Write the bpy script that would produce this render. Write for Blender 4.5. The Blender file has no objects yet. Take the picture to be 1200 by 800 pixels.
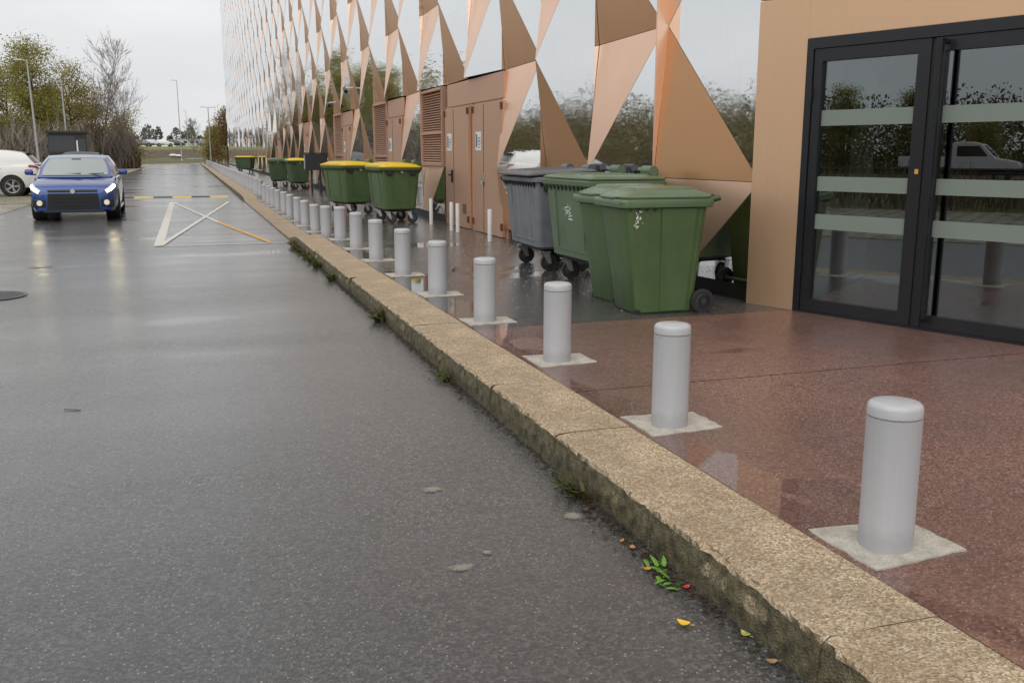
import bpy, bmesh, math, random
import numpy as np
from mathutils import Vector, Matrix
R = math.radians
random.seed(7); rng = np.random.default_rng(7)
S = bpy.context.scene
COL = S.collection

# ------------------------------------------------------------------ camera
HC = 1.44; FPX = 1100.0
PITCH = math.atan(220 / FPX); YAW = math.atan(380 / math.hypot(FPX, 220))
cd = bpy.data.cameras.new('camera'); cam = bpy.data.objects.new('camera', cd); COL.objects.link(cam)
cam.location = (0, 0, HC); cam.rotation_euler = (R(90) - PITCH, 0, -YAW)
cd.sensor_width = 36; cd.lens = FPX / 1200 * 36; cd.clip_start = .05; cd.clip_end = 3000
S.camera = cam
# ------------------------------------------------------------------ world: overcast sky
SUN_EL, SUN_AZ = 52, 215      # azimuth measured clockwise from +Y
w = bpy.data.worlds.new('World'); S.world = w; w.use_nodes = True
nt = w.node_tree; nt.nodes.clear()
def wn(t, **k):
    n = nt.nodes.new(t)
    for a, b in k.items(): setattr(n, a, b)
    return n
sky = wn('ShaderNodeTexSky', sky_type='NISHITA', sun_disc=False, sun_elevation=R(SUN_EL), sun_rotation=R(SUN_AZ), dust_density=4.0, air_density=1.0)
hs = wn('ShaderNodeHueSaturation'); hs.inputs['Saturation'].default_value = .12
tc = wn('ShaderNodeTexCoord'); mp = wn('ShaderNodeMapping'); mp.inputs['Scale'].default_value = (1, 1, 3.2)
ns = wn('ShaderNodeTexNoise'); ns.inputs['Scale'].default_value = 1.6; ns.inputs['Detail'].default_value = 7; ns.inputs['Roughness'].default_value = .55
rp = wn('ShaderNodeValToRGB')
rp.color_ramp.elements[0].position = .3; rp.color_ramp.elements[0].color = (5.7, 5.85, 6.0, 1)
rp.color_ramp.elements[1].position = .72; rp.color_ramp.elements[1].color = (7.7, 7.8, 7.9, 1)
mx = wn('ShaderNodeMix', data_type='RGBA'); mx.inputs[0].default_value = .9
bg = wn('ShaderNodeBackground'); bg.inputs['Strength'].default_value = .1
out = wn('ShaderNodeOutputWorld')
L = nt.links.new
L(sky.outputs[0], hs.inputs['Color']); L(hs.outputs[0], mx.inputs[6]); L(tc.outputs['Generated'], mp.inputs[0]); L(mp.outputs[0], ns.inputs['Vector'])
L(ns.outputs['Fac'], rp.inputs[0]); L(rp.outputs[0], mx.inputs[7]); L(mx.outputs[2], bg.inputs['Color']); L(bg.outputs[0], out.inputs['Surface'])
sd = bpy.data.lights.new('sun', 'SUN'); sd.energy = 1.4; sd.angle = R(90); sd.color = (1, .97, .93)
sun = bpy.data.objects.new('sun', sd); COL.objects.link(sun)
az, el = R(SUN_AZ), R(SUN_EL)
sun.rotation_euler = Vector((math.sin(az) * math.cos(el), math.cos(az) * math.cos(el), math.sin(el))).to_track_quat('Z', 'Y').to_euler()
S.view_settings.view_transform = 'Standard'; S.view_settings.look = 'None'; S.view_settings.exposure = 0.26; S.view_settings.gamma = 1
S.view_settings.use_curve_mapping = False
S.render.engine = 'CYCLES'
S.cycles.use_denoising = True; S.cycles.max_bounces = 10; S.cycles.transparent_max_bounces = 12; S.cycles.glossy_bounces = 6
S.cycles.sample_clamp_indirect = 25

# camera helper: pixel of the 1200x800 photograph -> direction (used to rank facade panels by size in view)
_fw = np.array([math.sin(YAW) * math.cos(PITCH), math.cos(YAW) * math.cos(PITCH), -math.sin(PITCH)])
_rt = np.array([math.cos(YAW), -math.sin(YAW), 0.]); _up = np.cross(_rt, _fw)
def project(p):
    q = np.asarray(p, float) - np.array([0, 0, HC]); z = max(q @ _fw, .05)
    return 600 + FPX * (q @ _rt) / z, 400 - FPX * (q @ _up) / z

# ------------------------------------------------------------------ node helpers
class NT:
    def __init__(s, name):
        s.m = bpy.data.materials.new(name); s.m.use_nodes = True
        s.t = s.m.node_tree; s.b = s.t.nodes['Principled BSDF']; s.out = s.t.nodes['Material Output']
    def n(s, t, ins=None, **k):
        n = s.t.nodes.new(t)
        for a, b in k.items(): setattr(n, a, b)
        for a, b in (ins or {}).items(): s.set(n, a, b)
        return n
    def set(s, n, a, b):
        i = n.inputs[a]
        if hasattr(b, 'links') or isinstance(b, bpy.types.NodeSocket): s.t.links.new(b, i)
        else: i.default_value = b
    def P(s, **k):
        for a, b in k.items(): s.set(s.b, a.replace('_', ' '), b)
        return s
    def coord(s, kind='Object', scale=(1, 1, 1), loc=(0, 0, 0), rot=(0, 0, 0)):
        c = s.n('ShaderNodeTexCoord'); m = s.n('ShaderNodeMapping', {'Vector': c.outputs[kind], 'Scale': scale, 'Location': loc, 'Rotation': rot})
        return m.outputs[0]
    def noise(s, v, scale, detail=3, rough=.55, dist=0):
        return s.n('ShaderNodeTexNoise', {'Vector': v, 'Scale': scale, 'Detail': detail, 'Roughness': rough, 'Distortion': dist}).outputs['Fac']
    def voro(s, v, scale, feature='F1', out='Distance'):
        return s.n('ShaderNodeTexVoronoi', {'Vector': v, 'Scale': scale}, feature=feature).outputs[out]
    def ramp(s, f, *st):
        r = s.n('ShaderNodeValToRGB', {'Fac': f}); e = r.color_ramp.elements
        while len(e) < len(st): e.new(.5)
        for x, (p, c) in zip(e, st):
            x.position = p; x.color = tuple(c) + (1,) if hasattr(c, '__len__') else (c, c, c, 1)
        return r.outputs[0]
    def mix(s, f, a, b, mode='MIX'):
        n = s.n('ShaderNodeMix', data_type='RGBA', blend_type=mode)
        for i, v in ((0, f), (6, a), (7, b)):
            if isinstance(v, bpy.types.NodeSocket): s.t.links.new(v, n.inputs[i])
            else: n.inputs[i].default_value = v if i == 0 else (tuple(v) + (1,) if len(v) == 3 else v)
        return n.outputs[2]
    def math(s, op, a, b=0.0, clamp=False):
        n = s.n('ShaderNodeMath', operation=op, use_clamp=clamp)
        for i, v in ((0, a), (1, b)):
            if isinstance(v, bpy.types.NodeSocket): s.t.links.new(v, n.inputs[i])
            else: n.inputs[i].default_value = v
        return n.outputs[0]
    def bump(s, h, strength=.3, dist=.01, normal=None):
        n = s.n('ShaderNodeBump', {'Height': h, 'Distance': dist})
        s.set(n, 'Strength', strength)
        if normal is not None: s.set(n, 'Normal', normal)
        return n.outputs[0]
    def sep(s, v): return s.n('ShaderNodeSeparateXYZ', {'Vector': v}).outputs
MAT = {}
def simple(name, col, rough=.5, metal=0., spec=.5, var=.0, vscale=6., bump=0., bscale=60., **k):
    t = NT(name); c = tuple(col)
    v = t.coord()
    if var:
        f = t.noise(v, vscale, 5, .6)
        colo = t.mix(f, tuple(max(0, x * (1 - var)) for x in c), tuple(min(1, x * (1 + var)) for x in c))
        t.P(Base_Color=colo)
    else: t.P(Base_Color=c + (1,))
    t.P(Roughness=rough, Metallic=metal); t.b.inputs['Specular IOR Level'].default_value = spec
    if bump: t.P(Normal=t.bump(t.noise(v, bscale, 4), bump, .01))
    for a, b in k.items(): t.set(t.b, a.replace('_', ' '), b)
    MAT[name] = t.m
    return t

# --- wet asphalt of the road
def asphalt(name, cells, speck, road=True, coat_hi=.20, gscale=95, wetdark=.6):
    t = NT(name); v = t.coord()
    cell = t.sep(t.voro(v, gscale, out='Color')); fine = t.noise(v, 330, 2, .6)
    big = t.noise(v, .8, 5, .6); mid = t.noise(v, 5.5, 4, .6)
    col = t.ramp(t.math('ADD', t.math('MULTIPLY', cell[0], .7), t.math('MULTIPLY', fine, .3)), (.12, cells[0]), (.5, cells[1]), (.85, cells[2]))
    col = t.mix(t.ramp(big, (.35, 0), (.65, .45)), col, tuple(x * .6 for x in cells[1]))
    col = t.mix(t.ramp(mid, (.4, 0), (.75, .3)), col, tuple(x * 1.5 for x in cells[1]))
    sp = t.math('MULTIPLY', t.ramp(cell[1], (.90, 0), (.94, 1)), t.ramp(t.voro(v, gscale), (.22, 1), (.42, 0)))
    col = t.mix(t.math('MULTIPLY', sp, .85), col, speck)
    if road:
        wv = t.coord(scale=(.16, .55, 1)); wet = t.noise(wv, 1.0, 5, .55, .4)
        wet2 = t.noise(t.coord(scale=(.5, 1.3, 1), loc=(3, 9, 0)), 1.0, 4, .5)
        wet = t.math('ADD', t.math('MULTIPLY', wet, .65), t.math('MULTIPLY', wet2, .35))
        wm = t.ramp(wet, (.38, .15), (.60, 1)); pud = t.ramp(wet, (.575, 0), (.63, 1))
    else:
        e = t.math('SUBTRACT', t.sep(v)[0], 1.955)           # water gathers against the kerb
        pn = t.noise(t.coord(scale=(1.3, .8, 1), loc=(1.7, .4, 0)), 1.0, 4, .5)
        pud = t.ramp(t.math('SUBTRACT', pn, t.math('MULTIPLY', e, .40)), (.43, 0), (.46, 1))
        p2 = t.ramp(t.noise(t.coord(scale=(.35, .8, 1), loc=(5, 2, 0)), 1.3, 4, .5), (.62, 0), (.66, .8))
        pud = t.math('MAXIMUM', pud, p2)
        dn = t.math('MULTIPLY', t.math('SUBTRACT', t.noise(v, 4.5, 4, .55), .5), 1.1); X_, Y_ = t.sep(v)[0], t.sep(v)[1]
        for bx_, by_, rx_, ry_ in ((1.99, 3.28, .21, .40), (1.98, 4.40, .17, .34), (1.97, 2.78, .15, .2), (2.02, 7.75, .30, .55), (2.05, 9.5, .34, .85), (3.05, 10.2, .5, .30), (2.0, 11.9, .35, .7), (3.1, 13.2, .7, .35), (2.05, 5.6, .16, .25)):
            dx = t.math('DIVIDE', t.math('SUBTRACT', X_, bx_), rx_); dy = t.math('DIVIDE', t.math('SUBTRACT', Y_, by_), ry_)
            q = t.math('SUBTRACT', 1.0, t.math('SQRT', t.math('ADD', t.math('MULTIPLY', dx, dx), t.math('MULTIPLY', dy, dy))))
            pud = t.math('MAXIMUM', pud, t.ramp(t.math('ADD', q, dn), (.0, 0), (.07, 1)))
        wm = t.math('MAXIMUM', t.ramp(t.noise(t.coord(scale=(.7, .7, 1)), 1.1, 4, .55), (.35, .1), (.65, .9)), pud)
    col = t.mix(t.math('MULTIPLY', wm, wetdark * .6), col, tuple(x * .5 for x in cells[0]))
    crough = t.math('MULTIPLY', t.n('ShaderNodeMapRange', {'Value': wm, 'To Min': coat_hi, 'To Max': coat_hi * .45}).outputs[0], t.math('SUBTRACT', 1.0, t.math('MULTIPLY', pud, .9)))
    h = t.math('ADD', t.math('MULTIPLY', t.voro(v, gscale), .8), t.math('MULTIPLY', t.noise(v, 210, 3), .5))
    dry = t.math('SUBTRACT', 1.0, t.math('MULTIPLY', pud, .97))
    t.P(Base_Color=col, Roughness=.6, Normal=t.bump(h, t.math('MULTIPLY', dry, .8), .006), Coat_Weight=t.math('ADD', t.math('MULTIPLY', wm, .3), .72, True), Coat_Roughness=crough, Coat_IOR=1.48,
        Coat_Normal=t.bump(h, t.math('MULTIPLY', dry, .17), .006))
    MAT[name] = t.m
asphalt('road_asphalt', ((.018, .017, .017), (.058, .055, .053), (.15, .145, .14)), (.48, .45, .40))
asphalt('pavement_asphalt', ((.022, .021, .020), (.060, .056, .052), (.125, .118, .11)), (.36, .33, .30), road=False)
asphalt('red_asphalt', ((.075, .030, .022), (.18, .082, .061), (.32, .175, .14)), (.60, .46, .39), road=False, coat_hi=.36, gscale=110, wetdark=.45)

# --- kerb stone: exposed tan aggregate on top, grime and moss where the face is splashed
t = NT('kerb_stone'); v = t.coord()
g = t.voro(v, 140, out='Color'); gv = t.sep(g)[0]
c = t.ramp(gv, (0., (.19, .13, .075)), (.35, (.39, .285, .165)), (.7, (.56, .43, .275)), (1., (.82, .71, .56)))
c = t.mix(.12, c, (.47, .36, .24))
c = t.mix(t.ramp(t.noise(v, 2.2, 5), (.3, 0), (.7, .55)), c, (.25, .18, .115))
wetk = t.ramp(t.noise(t.coord(scale=(2, .6, 1)), 1.6, 4), (.45, 0), (.6, 1))
c = t.mix(t.math('MULTIPLY', wetk, .5), c, (.19, .125, .062))
nz = t.sep(t.n('ShaderNodeNewGeometry').outputs['True Normal'])[2]
side = t.ramp(t.math('ADD', nz, t.math('MULTIPLY', t.math('SUBTRACT', t.noise(v, 26, 4), .5), .5)), (.35, 1), (.7, 0))
moss = t.ramp(t.noise(v, 18, 6, .7), (.35, (.035, .028, .016)), (.5, (.10, .085, .042)), (.62, (.17, .14, .08)), (.75, (.06, .07, .018)))
c = t.mix(side, c, moss)
t.P(Base_Color=c, Roughness=t.math('SUBTRACT', .75, t.math('MULTIPLY', wetk, .35)),
    Normal=t.bump(t.math('ADD', t.voro(v, 140), t.math('MULTIPLY', t.noise(v, 40, 5, .7), 1.2)), .7, .008))
MAT['kerb_stone'] = t.m
# --- copper anodised sheet
def copper(name, base, rough, streak=.12):
    t = NT(name); v = t.coord(scale=(1, 1, .06)); r = t.n('ShaderNodeObjectInfo').outputs['Random']
    f = t.noise(v, 14, 5, .6); f2 = t.noise(t.coord(), 1.3, 4)
    c = t.mix(f, tuple(x * (1 - streak) for x in base), tuple(min(1, x * (1 + streak * .6)) for x in base))
    c = t.mix(t.math('MULTIPLY', f2, .3), c, tuple(x * .8 for x in base))
    c = t.mix(t.math('MULTIPLY', r, .14), c, tuple(x * .75 for x in base))
    t.P(Base_Color=c, Metallic=.78, Roughness=t.math('ADD', rough - .05, t.math('MULTIPLY', f2, .12)), Normal=t.bump(t.noise(t.coord(), 1.2, 2), .03, .01))
    MAT[name] = t.m
copper('copper', (.95, .63, .455), .36, .05)
copper('copper_shaded', (.60, .335, .17), .40, .04)  # same copper, darkened: shade of the overhanging upper facets put into the colour
copper('copper_wall', (.80, .525, .335), .42, .07)
MAT['copper_wall'].node_tree.nodes['Principled BSDF'].inputs['Metallic'].default_value = .7
copper('copper_door', (.66, .42, .30), .5, .08)
# --- mirror-polished steel, rippled from sheet to sheet
t = NT('mirror_steel'); r = t.n('ShaderNodeObjectInfo').outputs['Random']; isl = t.n('ShaderNodeNewGeometry').outputs['Random Per Island']
rr = t.math('FRACT', t.math('ADD', t.math('MULTIPLY', r, 7.3), isl))
v = t.coord('Object', scale=(1, 1.0, 5.5)); off = t.n('ShaderNodeVectorMath', {0: v, 1: t.n('ShaderNodeCombineXYZ', {'X': t.math('MULTIPLY', rr, 40.)}).outputs[0]}, operation='ADD').outputs[0]
wav = t.noise(off, 1.5, 3, .5); slow = t.noise(t.coord(), .6, 2)
amp = t.ramp(rr, (.62, .02), (.97, .85))
h = t.math('ADD', t.math('MULTIPLY', wav, amp), t.math('MULTIPLY', slow, .2))
st = t.noise(t.coord(scale=(8, 8, .3)), 3, 5, .65)
t.P(Base_Color=t.mix(t.ramp(st, (.5, 0), (.8, .22)), (.80, .815, .82), (.64, .66, .67)), Metallic=1., Roughness=t.ramp(st, (.4, .015), (.8, .06)), Normal=t.bump(h, .16, .05))
MAT['mirror_steel'] = t.m
simple('core_black', (.012, .012, .013), .6)
simple('plinth_black', (.014, .014, .015), .45, var=.3)
simple('joint_dark', (.02, .015, .012), .6)
simple('bollard_grey', (.41, .415, .43), .38, var=.05, vscale=3)
t = NT('bollard_wet'); v = t.coord()       # painted steel with rain drops
dv = t.voro(v, 150); dc = t.sep(t.voro(v, 150, out='Color'))[0]
drop = t.math('MULTIPLY', t.ramp(dv, (.0, 1), (.28, 0)), t.ramp(dc, (.62, 0), (.66, 1)))
run = t.noise(t.coord(scale=(9, 9, .5)), 5, 4)
zz = t.sep(v)[2]; foot = t.ramp(t.math('ADD', zz, t.math('MULTIPLY', t.noise(v, 30, 5, .7), -.09)), (-.03, 1), (.05, 0)); scuff = t.ramp(t.noise(t.coord(scale=(1, 1, 4), loc=(3, 1, 2)), 9, 6, .75), (.66, 0), (.72, .7))
bcol = t.mix(t.ramp(run, (.35, 0), (.7, .3)), (.385, .388, .40), (.32, .323, .333)); bcol = t.mix(t.math('MULTIPLY', foot, .25), bcol, (.13, .115, .095)); bcol = t.mix(t.math('MULTIPLY', scuff, .5), bcol, (.2, .2, .205))
t.P(Base_Color=bcol, Roughness=t.math('SUBTRACT', .42, t.math('MULTIPLY', drop, .36)), Normal=t.bump(drop, .45, .002))
MAT['bollard_grey'] = t.m
simple('bollard_cap', (.43, .435, .45), .28, var=.08, vscale=30, bump=.1, bscale=120)
t = NT('pad_concrete'); v = t.coord()
c = t.ramp(t.noise(v, 9, 6, .7), (.3, (.33, .30, .25)), (.5, (.50, .465, .40)), (.7, (.64, .60, .53)))
c = t.mix(t.ramp(t.noise(v, 130, 3, .7), (.45, 0), (.7, .55)), c, (.22, .20, .17))
t.P(Base_Color=c, Roughness=.7, Normal=t.bump(t.math('ADD', t.noise(v, 60, 5, .7), t.noise(v, 18, 3)), .7, .012)); MAT['pad_concrete'] = t.m
def plastic(name, col, rough, **k):
    t = NT(name); v = t.coord(); r = t.n('ShaderNodeObjectInfo').outputs['Random']
    st = t.noise(t.coord(scale=(1, 1, .12)), 11, 6, .7); bl = t.noise(v, 2.2, 4, .6); sc = t.noise(t.coord(scale=(1, 1, .6), rot=(.4, .2, .3)), 24, 6, .8)
    c = t.mix(t.ramp(bl, (.3, 0), (.7, 1)), tuple(x * .86 for x in col), tuple(x * 1.14 for x in col))
    c = t.mix(t.ramp(st, (.50, 0), (.78, .42)), c, tuple(x * .8 + .05 for x in col)); c = t.mix(t.ramp(sc, (.68, 0), (.75, .5)), c, tuple(x * .6 + .12 for x in col))
    dv = t.ramp(t.noise(t.coord(scale=(1, 1, .2), loc=(4, 2, 0)), 7, 5, .7), (.55, 0), (.75, .45)); c = t.mix(dv, c, tuple(x * .55 for x in col))
    t.P(Base_Color=c, Roughness=t.ramp(st, (.35, rough - .1), (.75, rough + .12)), Normal=t.bump(t.noise(v, 160, 3), .06, .01)); MAT[name] = t.m
plastic('bin_green', (.066, .112, .040), .42, var=.14, vscale=2.5, bump=.05, bscale=200)
plastic('bin_green_lid', (.085, .135, .070), .33, var=.12, vscale=4, bump=.06, bscale=60)
plastic('bin_green_pale', (.10, .15, .085), .45, var=.18, vscale=3, bump=.05, bscale=200)
plastic('bin_green_dark', (.040, .070, .028), .45, var=.12, vscale=3)
t = NT('bin_grey'); v = t.coord()
f = t.noise(t.coord(scale=(1, 1, .35)), 6, 6, .65); f2 = t.noise(v, 3, 4)
c = t.mix(t.ramp(f, (.38, 0), (.7, .7)), (.15, .16, .18), (.25, .255, .27)); c = t.mix(t.ramp(f2, (.5, 0), (.68, .5)), c, (.10, .105, .12))
t.P(Base_Color=c, Roughness=.6); MAT['bin_grey'] = t.m
simple('bin_grey_lid', (.085, .09, .10), .35, var=.2, vscale=8)
simple('bin_yellow', (.72, .50, .02), .38, var=.12, vscale=8)
simple('rubber', (.018, .018, .018), .65, var=.2)
simple('caster_steel', (.42, .42, .42), .38, metal=.8, var=.25, vscale=40)
simple('rust', (.13, .05, .02), .8, var=.4, vscale=30)
simple('sticker_white', (.72, .72, .70), .5, var=.1, vscale=60)
simple('sticker_blue', (.09, .13, .18), .5)
simple('frame_black', (.012, .013, .016), .3, var=.15)
simple('handle_black', (.02, .022, .026), .33, metal=.4)
simple('paint_white', (.60, .59, .53), .5, var=.25, vscale=18)
simple('paint_yellow', (.62, .33, .045), .5, var=.25, vscale=14)
simple('bump_yellow', (.60, .46, .14), .5, var=.2); simple('bump_black', (.03, .03, .035), .5)
simple('post_white', (.60, .60, .59), .45, var=.08)
simple('lamp_steel', (.42, .43, .45), .45, metal=.3, var=.1)
simple('sign_red', (.50, .025, .03), .4); simple('sign_white', (.75, .75, .75), .4); simple('sign_back', (.38, .39, .40), .45, metal=.3)
simple('kiosk_black', (.022, .024, .03), .45, var=.2); simple('kiosk_panel', (.05, .055, .065), .4, var=.15)
simple('bark', (.075, .06, .045), .85, var=.4, vscale=8, bump=.5, bscale=20); simple('bark_pale', (.21, .185, .16), .85, var=.35, vscale=6)
simple('cast_iron', (.075, .075, .077), .38, metal=.5, var=.3, vscale=30)
t = NT('stain_pale'); v = t.coord(); gc = t.sep(t.coord('Generated', loc=(-.5, -.5, 0)))
rd = t.math('SQRT', t.math('ADD', t.math('MULTIPLY', gc[0], gc[0]), t.math('MULTIPLY', gc[1], gc[1])))
a_ = t.ramp(t.math('ADD', t.math('SUBTRACT', .46, rd), t.math('MULTIPLY', t.math('SUBTRACT', t.noise(v, 60, 6, .75), .5), .75)), (.02, 0), (.24, .8))
t.P(Base_Color=t.mix(t.noise(v, 160, 3), (.16, .15, .125), (.40, .365, .30)), Roughness=.6, Alpha=a_, Normal=t.bump(t.noise(v, 150, 3), .5, .004)); MAT['stain_pale'] = t.m
simple('soil', (.035, .028, .018), .9, var=.5, vscale=40, bump=.6, bscale=80)
simple('litter_grit', (.30, .28, .24), .7, var=.5, vscale=3)
simple('litter_white', (.65, .65, .66), .6, var=.2)
simple('building_white', (.60, .60, .58), .6, var=.1); simple('window_dark', (.03, .035, .04), .15)
simple('rail_steel', (.10, .10, .105), .5, metal=.4)
def leafmat(name, a, b, c):
    t = NT(name); i = t.n('ShaderNodeNewGeometry').outputs['Random Per Island']
    n = t.noise(t.coord(), .55, 3)
    f = t.math('ADD', t.math('MULTIPLY', i, .6), t.math('MULTIPLY', t.math('SUBTRACT', n, .5), 1.1), True)
    col = t.ramp(f, (.05, a), (.45, b), (.9, c)); t.P(Base_Color=col, Roughness=.65)
    tl = t.n('ShaderNodeBsdfTranslucent', {'Color': col}); ms = t.n('ShaderNodeMixShader', {0: .4, 1: t.b.outputs[0], 2: tl.outputs[0]}); t.t.links.new(ms.outputs[0], t.out.inputs['Surface'])
    MAT[name] = t.m
leafmat('leaf_olive', (.22, .20, .05), (.38, .32, .09), (.54, .44, .17))
leafmat('leaf_brown', (.17, .105, .035), (.29, .18, .065), (.40, .26, .11))
leafmat('leaf_green', (.19, .20, .04), (.35, .32, .075), (.50, .42, .14))
leafmat('leaf_dark', (.10, .09, .035), (.18, .145, .062), (.27, .21, .10))
leafmat('leaf_far', (.15, .155, .135), (.21, .21, .18), (.28, .26, .22))
leafmat('leaf_litter', (.035, .02, .012), (.10, .055, .025), (.24, .14, .06))
leafmat('weed', (.055, .055, .015), (.11, .12, .03), (.19, .16, .065))
leafmat('twig_grass', (.10, .075, .04), (.17, .13, .075), (.25, .20, .12))
simple('leaf_yellow', (.75, .46, .03), .5, var=.15, vscale=60); simple('leaf_orange', (.55, .22, .04), .5, var=.2, vscale=60)
simple('leaf_lime', (.42, .40, .09), .5, var=.2, vscale=60); simple('leaf_tan', (.32, .19, .09), .6, var=.2, vscale=60); simple('leaf_red', (.45, .05, .04), .5)
simple('leaf_bright', (.13, .28, .035), .5, var=.25, vscale=60); simple('leaf_dead', (.06, .035, .02), .6, var=.3, vscale=60)
# grass ground and grass pavers
t = NT('grass_ground'); v = t.coord(); n1 = t.noise(v, .12, 6, .6); n2 = t.noise(v, 9, 4, .7)
c = t.mix(t.ramp(n1, (.35, 0), (.65, 1)), (.085, .10, .025), (.16, .125, .05)); c = t.mix(t.math('MULTIPLY', n2, .6), c, (.05, .05, .018))
t.P(Base_Color=c, Roughness=.9, Normal=t.bump(n2, .6, .05)); MAT['grass_ground'] = t.m
t = NT('bank_soil'); v = t.coord(); n2 = t.noise(v, 1.6, 6, .75)
z = t.sep(v)[2]
c = t.ramp(n2, (.3, (.04, .03, .02)), (.5, (.10, .075, .05)), (.7, (.17, .13, .085)))
t.P(Base_Color=c, Roughness=.95, Normal=t.bump(n2, .8, .15)); MAT['bank_soil'] = t.m
t = NT('bank_grass'); v = t.coord(); n2 = t.noise(v, .8, 6, .7)
t.P(Base_Color=t.ramp(n2, (.3, (.09, .10, .02)), (.7, (.20, .22, .045))), Roughness=.9); MAT['bank_grass'] = t.m
t = NT('grass_paver'); v = t.coord()
br = t.n('ShaderNodeTexBrick', {'Vector': v, 'Color1': (.24, .21, .15, 1), 'Color2': (.30, .265, .19, 1), 'Mortar': (.085, .085, .025, 1), 'Scale': 1.0, 'Mortar Size': .045, 'Brick Width': .6, 'Row Height': .4})
n2 = t.noise(v, 3, 5, .6)
t.P(Base_Color=t.mix(t.ramp(n2, (.45, 0), (.7, .8)), br.outputs['Color'], (.10, .095, .035)), Roughness=t.ramp(t.noise(v, .5, 4), (.4, .25), (.6, .8)), Normal=t.bump(br.outputs['Fac'], .4, -.02))
MAT['grass_paver'] = t.m
simple('gravel', (.30, .265, .19), .8, var=.35, vscale=3, bump=.4, bscale=30)
# car materials
def carpaint(name, c, flake=0.):
    t = simple(name, c, .32, metal=flake); t.b.inputs['Coat Weight'].default_value = 1; t.b.inputs['Coat Roughness'].default_value = .04
carpaint('paint_car_blue', (.010, .052, .25), .2); carpaint('paint_car_white', (.70, .70, .69)); carpaint('paint_car_dark', (.018, .019, .022))
carpaint('paint_car_silver', (.42, .43, .44), .4); carpaint('paint_car_red', (.22, .02, .02)); carpaint('paint_car_grey', (.12, .13, .15), .3)
simple('car_glass', (.03, .04, .04), .04, spec=.9); simple('windscreen_glass', (.22, .26, .25), .05, spec=1.0)
MAT['windscreen_glass'].node_tree.nodes['Principled BSDF'].inputs['IOR'].default_value = 2.2
simple('car_trim', (.012, .012, .013), .45); simple('tyre', (.016, .016, .016), .7); simple('rim_silver', (.45, .46, .47), .3, metal=.8); simple('rim_dark', (.06, .06, .065), .4, metal=.5)
simple('lamp_red', (.25, .01, .015), .15); simple('chrome', (.7, .7, .7), .1, metal=1.)
t = simple('headlamp_lit', (.9, .88, .8), .2); t.P(Emission_Color=(1., .86, .5, 1), Emission_Strength=18.0)
t = simple('foglamp_lit', (.8, .8, .75), .2); t.P(Emission_Color=(1., .86, .55, 1), Emission_Strength=.12)
simple('headlamp_off', (.55, .56, .58), .08, metal=.3)
# glazing
t = NT('door_glass'); gl = t.n('ShaderNodeBsdfGlossy', {'Color': (.80, .84, .88, 1), 'Roughness': .0}); tr = t.n('ShaderNodeBsdfTransparent', {'Color': (.55, .60, .58, 1)})
fr = t.n('ShaderNodeFresnel', {'IOR': 1.7}); fac = t.math('ADD', t.math('MULTIPLY', fr.outputs[0], .9), .13, True)
mxs = t.n('ShaderNodeMixShader', {0: fac, 1: tr.outputs[0], 2: gl.outputs[0]}); t.t.links.new(mxs.outputs[0], t.out.inputs['Surface']); MAT['door_glass'] = t.m
simple('frosted_film', (.185, .225, .195), .5, var=.05)
simple('interior_dark', (.03, .029, .027), .7); simple('interior_brown', (.50, .30, .15), .6, var=.3); simple('interior_green', (.42, .50, .42), .6, var=.1)

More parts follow.
